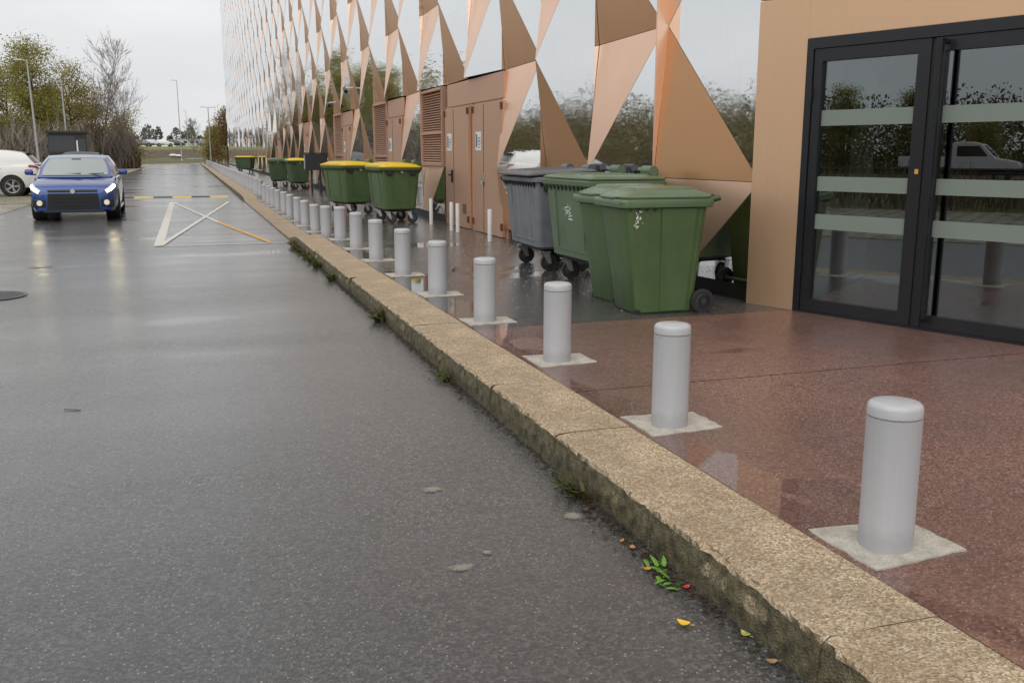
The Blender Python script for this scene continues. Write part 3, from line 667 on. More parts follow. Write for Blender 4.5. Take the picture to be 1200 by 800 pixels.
# ------------------------------------------------------------------ waste containers
def wheel_mesh(parent, c, r, wdt, axis, name='wheel', hub='rim_dark', spokes=0):
    b = MB(); prof = [(r * .62, -wdt / 2), (r * .93, -wdt / 2), (r, -wdt / 4), (r, wdt / 4), (r * .93, wdt / 2), (r * .62, wdt / 2), (r * .62, -wdt / 2)]
    wh = b.lathe(prof, 24, None, axis).build(name, 'rubber', parent, smooth=40); wh.location = c
    b = MB()
    if spokes:
        b.lathe([(r * .64, -wdt * .35), (r * .52, -wdt * .42), (r * .52, wdt * .42), (r * .64, wdt * .35)], 20, None, axis); b.lathe([(0, -wdt * .5), (r * .2, -wdt * .5), (r * .2, wdt * .5), (0, wdt * .5)], 12, None, axis)
        for i in range(spokes):
            a = 2 * math.pi * i / spokes; c_, s_ = math.cos(a), math.sin(a); rr_ = r * .38
            p = {'Y': (rr_ * c_, 0, rr_ * s_), 'X': (0, rr_ * c_, rr_ * s_)}[axis]; d = {'Y': (r * .36, wdt * .5, r * .1), 'X': (wdt * .5, r * .36, r * .1)}[axis]
            rot = Matrix.Rotation(-a, 3, 'Y') if axis == 'Y' else Matrix.Rotation(a, 3, 'X'); b.box(p, d, rot=rot)
        b.lathe([(0, -.01 * wdt), (r * .55, -.01 * wdt), (r * .55, .01 * wdt), (0, .01 * wdt)], 16, None, axis)
    else: b.lathe([(0, -wdt * .42), (r * .25, -wdt * .5), (r * .64, -wdt * .3), (r * .64, wdt * .3), (r * .25, wdt * .5), (0, wdt * .42)], 18, None, axis)
    h = b.build('hub', hub, wh, smooth=40)
    return wh
def wheelie_bin(loc, rz, label, grp, worn):
    e = empty('wheelie_bin', loc, rz); tag(e, label, 'bin', grp)
    # local: front = -x, hinge and wheels = +x
    secs = [(.0, -.235, .27, .215, .05), (.012, -.245, .285, .225, .055), (.35, -.29, .315, .25, .055), (.90, -.375, .365, .285, .055)]
    rings = []
    for z, xa, xb, hy, r in secs: rings.append(rrect((xb - xa) / 2, hy, r, z + .015, 4, (xa + xb) / 2))
    body = MB().loft(rings).build('body', 'bin_green', e, smooth=35)
    for sy in (-1, 1):           # raised side panels with a crease, foot notch
        for xa0, xa1, xb0, xb1 in ((-.03, -.06, .20, .25), ):
            vs = [(xa0, sy * .226, .03), (xb0, sy * .226, .03), (xb1, sy * .288, .87), (xa1, sy * .288, .87)]; vs2 = [(x, y + sy * .009, z) for x, y, z in vs]
            MB().add(vs + vs2, [(4, 5, 6, 7), (0, 1, 5, 4), (1, 2, 6, 5), (2, 3, 7, 6), (3, 0, 4, 7)]).build('side_panel', 'bin_green', body, bevel=.003)
        MB().box((.265, sy * .252, .45), (.022, .014, .84), rot=Matrix.Rotation(R(3.6) * -sy, 3, 'X') @ Matrix.Rotation(R(4.3), 3, 'Y')).build('corner_rib', 'bin_green', body, bevel=.003)
    MB().box((-.272, 0, .28), (.012, .20, .5), rot=Matrix.Rotation(R(-8.3), 3, 'Y')).build('front_panel', 'bin_green', body, bevel=.004)
    for sy in (-1, 1): MB().box((-.205, sy * .19, .028), (.075, .07, .05)).build('foot_notch', 'core_black', body, bevel=.008)
    # rim
    rg = [rrect(.375 + a, .288 + a_, .06, z, 4, -.008) for a, a_, z in ((.004, .004, .872), (.035, .03, .882), (.04, .035, .925), (.03, .028, .945), (.0, .0, .945))]
    MB().loft(rg, capa=False, capb=True).build('rim', 'bin_green_lid', e, smooth=35)
    b = MB()
    for j in range(7): b.add([(-.34 - .05, -.21 + j * .07 - .02, .885), (-.34 - .05, -.21 + j * .07 + .02, .885), (-.352, -.21 + j * .07, .845), (-.33, -.21 + j * .07, .885)], [(0, 1, 2), (0, 2, 3), (1, 3, 2)])
    for sy in (-1, 1):
        for j in range(4): b.add([(-.33 + j * .07 - .02, sy * .315, .885), (-.33 + j * .07 + .02, sy * .315, .885), (-.33 + j * .07, sy * .283, .845), (-.33 + j * .07, sy * .27, .885)], [(0, 1, 2), (0, 2, 3), (1, 3, 2)])
    b.build('gusset_row', 'bin_green_dark', e)
    # lid: domed, hinged at the back
    rl = []
    for a, z in ((.0, .948), (.004, .962), (-.03, .985), (-.10, 1.012), (-.2, 1.026)): rl.append(rrect(.385 + a, .30 + a * .8, max(.03, .07 + a * .2), z, 4, .005 + (.02 if a < -.02 else 0)))
    lid = MB().loft(rl).build('lid', 'bin_green_lid', e, smooth=50)
    MB().loft([rrect(.27 - q, .20 - q, .05, 1.012 + z_, 4, .015) for q, z_ in ((0, 0), (.012, .020), (.03, .024))]).build('lid_crown', 'bin_green_lid', lid, smooth=40)
    MB().box((-.40, 0, .955), (.05, .26, .018)).build('lid_lip', 'bin_green_lid', lid, bevel=.006)
    for sy in (-1, 1): MB().tube((.405, sy * .22 - .04, .952), (.405, sy * .22 + .04, .952), .026, n=12).build('hinge', 'bin_green_dark', e, smooth=40)
    b = MB(); b.tube((.45, -.27, .95), (.45, .27, .95), .02, n=12)
    for sy in (-1, 1): b.tube((.36, sy * .27, .93), (.46, sy * .27, .95), .024, n=10)
    b.build('handle', 'bin_green_dark', e, smooth=40)
    MB().tube((.335, -.29, .105), (.335, .29, .105), .012, n=8).build('axle', 'caster_steel', e)
    for sy in (-1, 1): wheel_mesh(e, (.335, sy * .272, .103), .103, .05, 'Y', spokes=10)
    if worn:
        b = MB(); rr_ = random.Random(5)
        for q in range(26): x0 = -.27 + rr_.gauss(0, .016); z0 = .79 + rr_.gauss(0, .035); b.add([(x0 + rr_.uniform(-.012, .012), -.2965 + (.88 - z0) * .066 - .008 + q * .00004, z0 + rr_.uniform(-.016, .016)) for _ in range(4)], [(0, 1, 2), (0, 2, 3)])
        b.build('torn_sticker', 'sticker_white', e)
    return e
wheelie_bin((3.63, 7.06, KZ - .012), R(-2), 'green two wheeled bin closest to the glass door', 'green wheelie bins', True)
wheelie_bin((3.70, 7.68, KZ - .012), R(3), 'green two wheeled bin squeezed between another wheelie bin and the green container', 'green wheelie bins', False)

def container(loc, rz, body_m, lid_m, label, grp, lid_kind='flat', logo=False, h=1.03, small=False, ajar=0.):
    e = empty('waste_container', loc, rz); tag(e, label, 'container', grp)
    # local: long side along y, front = -x
    T = lambda z: (z - .27) / (h - .27)
    rings = []
    for z in (.25, .275, .32, .60, h - .03): k = max(0., T(z)); rings.append(rrect(.305 + .065 * k - (.03 if z < .27 else 0), .53 + .075 * k - (.03 if z < .27 else 0), .06, z, 4))
    body = MB().loft(rings).build('tub', body_m, e, smooth=35)
    MB().loft([rrect(.37 + a, .605 + a, .06, z, 4) for a, z in ((.0, h - .05), (.03, h - .04), (.035, h + .0), (.02, h + .012), (-.02, h + .012))]).build('rim', lid_m if lid_kind == 'green' else body_m, e, smooth=35)
    for sy in (-.33, 0., .33):
        vs = []
        for z in (.36, .95): k = T(z); x = -(.305 + .065 * k); vs += [(x, sy - .006, z), (x, sy + .006, z), (x - .008, sy + .006, z), (x - .008, sy - .006, z)]
        if sy: MB().loft([vs[:4], vs[4:]]).build('rib', body_m, body)
    k = T(.345); MB().box((-.316, 0, .345), (.012, .86, .014)).build('rib', body_m, body)
    b = MB()
    for sx in (-1, 1):
        for j in range(12): y = -.55 + j * .10; b.add([(sx * .40, y - .044, h - .04), (sx * .40, y + .044, h - .04), (sx * .357, y, h - .115), (sx * .34, y, h - .04)], [(0, 1, 2), (0, 2, 3), (1, 3, 2)])
    for sy in (-1, 1):
        for j in range(8): x = -.30 + j * .085; b.add([(x - .028, sy * .635, h - .04), (x + .028, sy * .635, h - .04), (x, sy * .595, h - .105), (x, sy * .57, h - .04)], [(0, 1, 2), (0, 2, 3), (1, 3, 2)])
    b.build('gusset_row', 'core_black' if body_m == 'bin_grey' else 'bin_green_dark', e)
    for sy in (-1, 1):              # lifting trunnions and side brackets
        MB().tube((0, sy * .60, h - .08), (0, sy * .70, h - .08), .022, n=12).build('trunnion', 'caster_steel', e, smooth=40)
        for sx in (-.22, .22): MB().box((sx, sy * .615, h - .10), (.11, .05, .07)).build('grip', 'core_black', e, bevel=.01)
        vs = []
        for z in (.40, .9): kk = T(z); y_ = sy * (.53 + .075 * kk); vs.append([(-.15, y_, z), (.15, y_, z), (.15, y_ + sy * .008, z), (-.15, y_ + sy * .008, z)])
        MB().loft(vs).build('side_panel', body_m, body)
    if lid_kind in ('dome', 'green'):
        rl = []
        for q in range(9):
            x = -.40 + .8 * q / 8; zc = h + .02 + .075 * math.sin(math.pi * min(1, (q + .6) / 8.6)) ** .7
            ring = []
            for j in range(25):
                y = -.635 + 1.27 * j / 24; ed_ = min(1, (.635 - abs(y)) / .06)
                ring.append((x, y, h + .012 + (zc - h - .012) * max(.05, ed_) ** .5 + (.010 * math.sin(y * 30) if 0 < q < 8 else 0) * max(0, ed_)))
            rl.append(ring)
        m_ = MB(); m_.loft(rl, closed=False, capa=False, capb=False); lo = [[(x, y, h + .010) for x, y, z in (rl[q])] for q in (0, 8)]
        m_.loft([rl[0], lo[0]], closed=False, capa=False, capb=False); m_.loft([rl[8], lo[1]], closed=False, capa=False, capb=False)
        m_.loft([[rl[q][0] for q in range(9)], [(rl[q][0][0], rl[q][0][1], h + .010) for q in range(9)]], closed=False, capa=False, capb=False); m_.loft([[rl[q][24] for q in range(9)], [(rl[q][24][0], rl[q][24][1], h + .010) for q in range(9)]], closed=False, capa=False, capb=False)
        lid = m_.build('lid', lid_m, e, smooth=60)
    else:
        lid = MB().loft([rrect(.39 + a, .63 + a, .05, z, 4) for a, z in ((0, h + .016), (.004, h + .03), (-.03, h + .05), (-.12, h + .062))]).build('lid', lid_m, e, smooth=40)
        for sy in (-.42, -.14, .14, .42): MB().box((.0, sy, h + .062), (.60, .05, .018), taper=(.96, .6)).build('lid_rib', lid_m, lid, bevel=.005)
        if ajar: lid.rotation_euler = (0, R(-ajar), 0); lid.location = (.0, 0, .01 + math.sin(R(ajar)) * .35)
    for sy in (-.35, .35): b = MB(); b.tube((.34, sy - .10, h + .10), (.34, sy + .10, h + .10), .048, n=14); b.box((.35, sy, h + .05), (.10, .17, .12)); b.build('hinge', body_m if body_m != 'bin_grey' else lid_m, e, smooth=40)
    MB().box((0, 0, .235), (.42, .84, .04)).build('chassis', 'core_black', e)
    for sx in (-1, 1):
        for sy in (-1, 1):
            cs = empty('caster', (sx * .20, sy * .42, 0)); cs.parent = e; cs.rotation_euler = (0, 0, random.uniform(-.7, .7))
            b = MB(); b.box((0, 0, .217), (.11, .10, .012))
            for s_ in (-1, 1): b.add([(-.04, s_ * .036, .215), (.05, s_ * .036, .215), (.075, s_ * .036, .085), (.035, s_ * .036, .085), (-.04, s_ * .042, .215), (.05, s_ * .042, .215), (.075, s_ * .042, .085), (.035, s_ * .042, .085)], [(0, 1, 2, 3), (4, 5, 6, 7), (0, 1, 5, 4), (1, 2, 6, 5), (2, 3, 7, 6), (3, 0, 4, 7)])
            b.build('fork', 'caster_steel', cs); wheel_mesh(cs, (.055, 0, .098), .098, .045, 'Y', hub='rim_dark')
    if logo:
        b = MB(); rr_ = random.Random(11); k = T(.70)
        def dab(y, z, w_, h_): x = -(.305 + .065 * T(z)) - .0045; b.add([(x, y - w_ / 2, z - h_ / 2), (x, y + w_ / 2, z - h_ / 2 + .004), (x, y + w_ / 2 - .006, z + h_ / 2), (x, y - w_ / 2 + .005, z + h_ / 2 - .003)], [(0, 1, 2, 3)])
        for y, z, w_, h_ in ((.02, .80, .012, .03), (.13, .755, .014, .03), (.075, .765, .05, .014), (.03, .772, .06, .014), (.0, .745, .016, .05), (-.03, .765, .016, .05), (.045, .735, .07, .014), (.09, .745, .014, .04), (.06, .715, .05, .016), (-.02, .715, .04, .018), (.03, .705, .03, .014), (-.03, .69, .09, .012), (.0, .675, .07, .008), (-.02, .652, .11, .016), (.09, .70, .014, .03)): dab(y, z, w_, h_)
        b.build('logo', 'sticker_white', body)
    return e
KZp = KZ - .003
container((3.90, 8.72, KZp), R(1), 'bin_green_pale', 'bin_green_lid', 'pale green four wheeled container with white logo beside the grey one', 'four wheeled waste containers', logo=True)
container((3.93, 10.25, KZp), R(-2), 'bin_grey', 'bin_grey_lid', 'weathered grey four wheeled waste container next to the copper doors', 'four wheeled waste containers', ajar=3)
container((3.70, 18.05, KZp), R(3), 'bin_green', 'bin_yellow', 'dark green container with yellow lid, right one of the near pair', 'four wheeled waste containers', 'dome')
container((3.30, 20.9, KZp), R(14), 'bin_green', 'bin_yellow', 'dark green container with yellow lid, left one of the near pair', 'four wheeled waste containers', 'dome')
container((3.83, 36.1, KZp), R(2), 'bin_green_dark', 'bin_yellow', 'dark green container with yellow lid partly behind the black box on legs', 'four wheeled waste containers', 'dome')
container((3.38, 39.1, KZp), R(-4), 'bin_green_dark', 'bin_green_lid', 'dark green container with a plain green lid beside a yellow lidded one', 'four wheeled waste containers', 'green')
container((3.78, 69.5, KZp), R(58), 'bin_green_dark', 'bin_yellow', 'farthest yellow lidded green container, standing alone far down the pavement', 'four wheeled waste containers', 'dome')
# black box on two legs
pb = empty('letter_box', (3.93, 31.5, KZ)); tag(pb, 'black metal box on two thin legs in front of the facade', 'box')
MB().box((0, 0, 1.02), (.72, .34, .52)).build('cabinet', 'kiosk_black', pb, bevel=.01); MB().box((-.363, 0, 1.02), (.006, .28, .44)).build('side_panel', 'lamp_steel', pb)
for x in (-.15, .13): MB().box((x, 0, .38), (.06, .06, .77)).build('leg', 'kiosk_black', pb)
MB().box((0, 0, 1.30), (.76, .38, .03)).build('roof', 'kiosk_black', pb)

# ------------------------------------------------------------------ cars
def lerp_tab(tab, t):
    f = t * (len(tab) - 1); i = min(len(tab) - 2, int(f)); q = f - i
    return [a + (b_ - a) * q for a, b_ in zip(tab[i], tab[i + 1])]
def interp_y(tab, y): ys = [r_[0] for r_ in tab]; return [float(np.interp(y, ys, [r_[j] for r_ in tab])) for j in range(1, len(tab[0]))]
def patch(fn, u0, u1, v0, v1, nu, nv, off, flip=False):
    vs = []
    for i in range(nu + 1):
        for j in range(nv + 1):
            u, v_ = u0 + (u1 - u0) * i / nu, v0 + (v1 - v0) * j / nv; p = Vector(fn(u, v_)); e_ = .01
            du = Vector(fn(u + e_, v_)) - Vector(fn(u - e_, v_)); dv_ = Vector(fn(u, v_ + e_)) - Vector(fn(u, v_ - e_)); n = du.cross(dv_); n.normalize()
            vs.append(p + n * off * (-1 if flip else 1))
    fs = [(i * (nv + 1) + j, (i + 1) * (nv + 1) + j, (i + 1) * (nv + 1) + j + 1, i * (nv + 1) + j + 1) for i in range(nu) for j in range(nv)]
    return MB().add(vs, fs)
def make_car(name, paint, label, grp, suv=False, lit=False, rim='rim_silver'):
    e = empty(name); tag(e, label, 'car', grp); up_ = .09 if suv else 0.; hw_ = .895; wr_ = .345 if suv else .315
    zb0 = .19 + up_ * .6
    tab = [(-2.15, .27, .60, .56, .60), (-2.13, .22, .655, .68, .66), (-2.06, zb0, .72, .79, .74), (-1.92, zb0, .775, .845, .80), (-1.6, zb0, .84, .885, .862), (-1.2, zb0, .895, .89, .925), (-.95, zb0, .93, .89, .965), (-.4, zb0, .96, .89, .985), (.4, zb0, .975, .89, .995), (1.2, zb0, .985, .885, 1.0), (1.8, zb0 + .03, .985, .86, 1.0), (2.05, .28, .96, .80, .97), (2.13, .36, .90, .70, .91), (2.15, .42, .84, .62, .85)]
    tab = [(a, b_, c_ + up_ * (.9 if a > -2 else .5), d_, f_ + up_ * (.9 if a > -2 else .5)) for a, b_, c_, d_, f_ in tab]
    def sect(y):
        zb, zs, hw, zt = interp_y(tab, y); zm = (zb + zs) / 2
        return [(0, zb), (.72 * hw, zb), (.93 * hw, zb + .03), (.985 * hw, zb + .14), (hw, zm), (.985 * hw, zs - .10), (.955 * hw, zs - .03), (.90 * hw, zs + .004), (.72 * hw, zs + (zt - zs) * .7), (.4 * hw, zt - .004), (0, zt)]
    ys = sorted(set([r_[0] for r_ in tab] + [float(q) for q in np.linspace(-2.0, 2.0, 33)])); rings = []
    for y in ys: s_ = sect(y); rings.append([(x, y, z) for x, z in s_] + [(-x, y, z) for x, z in s_[-2:0:-1]])
    bo = MB().loft(rings).build('tmp_body', paint, None, smooth=40)
    # cut wheel arches
    cut = MB()
    for yy in (-1.30, 1.30): cut.tube((-1.2, yy, wr_), (-.58, yy, wr_), wr_ + .045, n=32); cut.tube((.58, yy, wr_), (1.2, yy, wr_), wr_ + .045, n=32)
    co = cut.build('tmp_cut', 'car_trim'); md = bo.modifiers.new('b', 'BOOLEAN'); md.object = co; md.operation = 'DIFFERENCE'; md.solver = 'EXACT'
    bpy.context.view_layer.update(); dg = bpy.context.evaluated_depsgraph_get(); me = bpy.data.meshes.new_from_object(bo.evaluated_get(dg))
    for o in (bo, co): bpy.data.objects.remove(o)
    me.polygons.foreach_set('use_smooth', [True] * len(me.polygons)); me.set_sharp_from_angle(angle=R(38))
    body = bpy.data.objects.new('body', me); COL.objects.link(body); body.parent = e
    # cabin
    zr = up_ * 1.15 if suv else -.055
    B_ = [(-1.10, .955 + up_ * .9, .745), (-.55, .985 + up_ * .9, .815), (.3, 1.0 + up_ * .9, .835), (1.2, 1.01 + up_ * .9, .82), (2.00, 1.01 + up_ * .9, .70)]
    Rf = [(-.22, 1.385 + zr, .60), (.15, 1.445 + zr, .63), (.7, 1.455 + zr, .625), (1.2, 1.42 + zr, .60), (1.72, 1.335 + zr, .55)]
    def side(sg):
        def fn(u, v_):
            a = lerp_tab(B_, min(1, max(0, u))); c_ = lerp_tab(Rf, min(1, max(0, u))); bl = .045 * math.sin(math.pi * min(1, max(0, v_)))
            return (sg * (a[2] + (c_[2] - a[2]) * v_ + bl), a[0] + (c_[0] - a[0]) * v_, a[1] + (c_[1] - a[1]) * v_)
        return fn
    def screen(a, c_, bulge):
        def fn(u, v_):
            x = 2 * u - 1; hw = a[2] + (c_[2] - a[2]) * v_ + .045 * math.sin(math.pi * min(1, max(0, v_))) * abs(x)
            return (x * hw, a[0] + (c_[0] - a[0]) * v_ + bulge * (1 - x * x) * (1 - .45 * v_), a[1] + (c_[1] - a[1]) * v_ + .022 * (1 - x * x) * v_)
        return fn
    ws = screen(B_[0], Rf[0], -.16); bk = screen(B_[-1], Rf[-1], .10)
    def roof(u, v_):
        c_ = lerp_tab(Rf, min(1, max(0, v_))); x = 2 * u - 1; k = 1 - x * x
        yb = c_[0] + (-.16 * .55 * k * (1 - min(1, v_ * 2)) + .10 * .55 * k * max(0, v_ * 2 - 1)); return (x * c_[2], yb, c_[1] + .022 * k)
    cab = MB()
    for q in (patch(side(1), 0, 1, -.12, 1, 16, 6, 0), patch(side(-1), 0, 1, -.12, 1, 16, 6, 0), patch(ws, 0, 1, -.08, 1, 10, 6, 0), patch(bk, 0, 1, -.08, 1, 10, 6, 0), patch(roof, 0, 1, 0, 1, 10, 12, 0)): cab.add(q.v, q.f)
    me2 = cab.build('roof', paint, e, smooth=45)
    patch(ws, .045, .955, .02, .95, 12, 6, .008, False).build('windscreen', 'windscreen_glass' if lit else 'car_glass', e, smooth=60)
    patch(bk, .07, .93, .06, .92, 10, 6, -.008).build('rear_window', 'car_glass', e, smooth=60)
    for sg in (1, -1):
        for ua, ub in ((.15, .45), (.47, .74), (.76, .90)): patch(side(sg), ua, ub, .07, .88 if ua < .7 else .82, 6, 5, .008 * sg * -1).build('side_window', 'car_glass', e, smooth=60)
        o = MB().loft([rrect(.095 - abs(z_ - .06) * .35, .05 - abs(z_ - .06) * .3, .03, z_, 4) for z_ in (0, .02, .06, .10, .125)]).build('door_mirror', paint, e, smooth=50); o.location = (sg * .985, -.62, .965 + up_); 
        MB().box((sg * .90, -.62, .975 + up_), (.12, .04, .03)).build('mirror_stalk', 'car_trim', e)
        MB().box((sg * .885, -.1, .84 + up_), (.03, .20, .03)).build('door_handle', paint, e, bevel=.008); MB().box((sg * .88, .9, .86 + up_), (.03, .20, .03)).build('door_handle', paint, e, bevel=.008)
        MB().box((sg * .86, 0, .245 + up_ * .6), (.06, 1.75, .07)).build('sill', 'car_trim' if suv else 'chrome', e, bevel=.01)
        # lamps follow the body surface
        def bf(u, v_, sg=sg):
            y = -2.14 + .42 * u; s_ = sect(y); pts = [(x, z) for x, z in s_]; f = 4.6 + 2.9 * v_; i = min(len(pts) - 2, int(f)); q = f - i; return (sg * (pts[i][0] + (pts[i + 1][0] - pts[i][0]) * q), y, pts[i][1] + (pts[i + 1][1] - pts[i][1]) * q)
        hl = patch(bf, .03, .88, .26, .82, 10, 6, .012 * sg).build('headlight', 'headlamp_off', e, smooth=60)
        if lit: patch(bf, .06, .70, .36, .60, 10, 4, .02 * sg).build('lamp_beam', 'headlamp_lit', hl, smooth=60)
        def rf(u, v_, sg=sg):
            y = 2.145 - .30 * u; s_ = sect(y); f = 4.7 + 1.9 * v_; i = min(len(s_) - 2, int(f)); q = f - i; return (sg * (s_[i][0] + (s_[i + 1][0] - s_[i][0]) * q), y, s_[i][1] + (s_[i + 1][1] - s_[i][1]) * q)
        patch(rf, .0, 1., .25, .95, 6, 5, -.012 * sg).build('tail_light', 'lamp_red', e, smooth=60)
        o = MB().lathe([(0, -.03), (.052, -.03), (.06, .0), (.06, .06)], 18, None, 'Y').build('fog_light', 'foglamp_lit' if lit else 'headlamp_off', e, smooth=40); o.location = (sg * .66, -2.155, .40 + up_)
        MB().box((sg * .67, -2.10, .395 + up_), (.27, .09, .17), rz=sg * .22).build('fog_bezel', 'car_trim', e, bevel=.02)
        for yy in (-1.30, 1.30):
            MB().tube((sg * .60, yy, wr_), (sg * .84, yy, wr_), wr_ + .04, n=28).build('arch_liner', 'core_black', e)
            c_ = (sg * .79, yy, wr_); wh = empty('wheel', c_); wh.parent = e; wd = .20
            MB().lathe([(wr_ * .66, -wd / 2), (wr_ * .94, -wd / 2), (wr_, -wd / 3), (wr_, wd / 3), (wr_ * .94, wd / 2), (wr_ * .66, wd / 2)], 36, None, 'X').build('tyre', 'tyre', wh, smooth=40)
            b = MB(); b.lathe([(wr_ * .68, sg * .095), (wr_ * .62, sg * .09), (wr_ * .60, 0)], 30, None, 'X'); b.lathe([(0, sg * .088), (wr_ * .16, sg * .088), (wr_ * .16, 0)], 12, None, 'X')
            for k in range(5):
                for da in (-.13, .13): a = 2 * math.pi * k / 5 + da; b.box((sg * .075, math.cos(a) * wr_ * .38, math.sin(a) * wr_ * .38), (.025, wr_ * .5, wr_ * .075), rot=Matrix.Rotation(a, 3, 'X'))
            b.build('rim', rim, wh, smooth=30); MB().tube((0, 0, 0), (sg * .03, 0, 0), wr_ * .62, n=20).build('brake_disc', 'core_black', wh)
    # nose
    MB().box((0, -2.145, .655 + up_ * .6), (.98, .03, .045), rot=Matrix.Rotation(R(-20), 3, 'X')).build('upper_grille', 'car_trim', e, bevel=.008)
    b = MB(); b.loft([[(-.53, -2.155, .26), (.53, -2.155, .26), (.49, -2.165, .60 + up_ * .4), (-.49, -2.165, .60 + up_ * .4)], [(-.53, -2.05, .26), (.53, -2.05, .26), (.49, -2.05, .60 + up_ * .4), (-.49, -2.05, .60 + up_ * .4)]]); b.build('grille', 'car_trim', e, bevel=.01)
    for z_ in (.34, .42, .50): MB().box((0, -2.168, z_ + up_ * .3), (.9, .012, .016)).build('grille_bar', 'core_black', e)
    MB().lathe([(0, -.008), (.045, -.008), (.05, 0)], 16, None, 'Y', (0, -2.172, .64 + up_ * .6)).build('badge', 'chrome', e)
    MB().box((0, -2.10, .215 + up_ * .5), (1.2, .10, .05)).build('front_skirt', 'car_trim', e, bevel=.01)
    for x in (-.30, .18): MB().tube((x, -1.14, .99 + up_), (x + .42, -1.18, 1.005 + up_), .012, n=6).build('wiper', 'car_trim', e)
    MB().box((0, -.42, 1.30 + up_), (.20, .03, .05)).build('rear_view_mirror', 'car_trim', e)
    MB().box((0, 1.76, 1.345 + zr), (1.05, .22, .028)).build('spoiler', 'car_trim' if suv else paint, e, bevel=.008)
    MB().box((0, 2.15, .36 + up_), (1.3, .06, .13)).build('rear_bumper_insert', 'car_trim', e, bevel=.02)
    return e
car = make_car('car', 'paint_car_blue', 'blue hatchback driving towards the viewer with its headlights on', None, lit=True, rim='rim_dark'); car.location = (-2.45, 24.5, .0); car.rotation_euler = (0, 0, R(1.5))
wc = make_car('car', 'paint_car_white', 'white hatchback parked at the left edge, seen from its rear', 'parked cars', suv=True); wc.location = (-7.0, 36.95, .006); wc.rotation_euler = (0, 0, R(-91))
def recolour(src, paint, label, grp, loc, rz):
    c = copy_tree(src); c.location = loc; c.rotation_euler = (0, 0, rz); tag(c, label, 'car', grp)
    for o in c.children_recursive:
        if o.type == 'MESH' and o.data.materials and o.data.materials[0] == MAT['paint_car_white']: o.material_slots[0].link = 'OBJECT'; o.material_slots[0].material = MAT[paint]
    return c
recolour(wc, 'paint_car_dark', 'dark car parked behind the blue hatchback, by the black kiosk', 'parked cars', (-7.0, 66, .006), R(-90))
recolour(wc, 'paint_car_silver', 'silver car parked in the bay, seen only as a reflection in the steel', 'parked cars', (-8.2, 13.5, .006), R(-92))
recolour(wc, 'paint_car_white', 'white car parked in the bay, seen only as a reflection in the steel', 'parked cars', (-8.3, 21.5, .006), R(-90))
for (px_, paint, rz, lb) in ((-9.5, 'paint_car_grey', 80, 'leftmost grey parked car on the far bank'), (-7.4, 'paint_car_silver', 85, 'second parked car from the left on the far bank, silver'), (-5.0, 'paint_car_white', 95, 'small white parked car on the far bank, left of a dark one'), (-2.6, 'paint_car_dark', 90, 'dark parked car in the middle of the far bank'), (4.6, 'paint_car_grey', 80, 'rightmost grey parked car on the far bank, beside the white cabin')):
    recolour(wc, paint, lb, 'cars parked on the far bank', (px_ * 1.0, 236 + (hash(lb) % 3 if False else abs(px_) % 3), 3.06), R(rz))
# pickup on the road beyond the parking, mirrored in the entrance glass
pk = empty('pickup_truck', (-40, 11.5, 0)); tag(pk, 'white pickup truck mirrored in the glass entrance door', 'pickup')
def sideprof(pts, hw): return MB().loft([[(-hw, y, z) for y, z in pts], [(hw, y, z) for y, z in pts]])
sideprof([(-2.6, .45), (-2.65, .85), (-2.45, 1.05), (-1.5, 1.22), (-.85, 1.9), (-.5, 2.0), (.35, 2.0), (.5, 1.9), (.5, .45)], .9).build('cab', 'paint_car_white', pk, bevel=.05)
for sg in (-1, 1): MB().loft([[(sg * .905, y, z) for y, z in ((-1.15, 1.3), (-.75, 1.8), (.25, 1.8), (.25, 1.3))], [(sg * .91, y, z) for y, z in ((-1.15, 1.3), (-.75, 1.8), (.25, 1.8), (.25, 1.3))]]).build('side_window', 'car_glass', pk)
MB().box((0, -1.2, 1.58), (1.5, .03, .7), rot=Matrix.Rotation(R(-44), 3, 'X')).build('windscreen', 'car_glass', pk)
b = MB(); b.box((0, 1.75, .85), (1.9, 2.4, .12)); b.box((.93, 1.75, 1.1), (.05, 2.4, .4)); b.box((-.93, 1.75, 1.1), (.05, 2.4, .4)); b.box((0, 2.93, 1.1), (1.9, .05, .4)); b.build('flatbed', 'paint_car_white', pk)
for sg in (-1, 1):
    for yy in (-1.75, 1.9): wheel_mesh(pk, (sg * .82, yy, .36), .36, .24, 'X', hub='rim_silver')
gr = empty('guard_rail', (-36.5, 0, 0)); tag(gr, 'dark steel guard rail mirrored below the pickup in the glass door', 'guard rail')
MB().loft([[(0, y, .45), (.05, y, .52), (0, y, .6), (.05, y, .68), (0, y, .76), (-.03, y, .6)] for y in (-60, 90)]).build('rail', 'rail_steel', gr)
for i in range(38): MB().box((-.06, -60 + i * 4, .38), (.08, .10, .76)).build('post', 'rail_steel', gr) if i == 0 else None
_p = gr.children[-1]
for i in range(1, 38): q = bpy.data.objects.new('post', _p.data); COL.objects.link(q); q.parent = gr; q.location = (0, i * 4, 0)
grid('highway', [-47, -37.2], [-80, 0, 110], lambda x, y: -.012, 'road_asphalt')

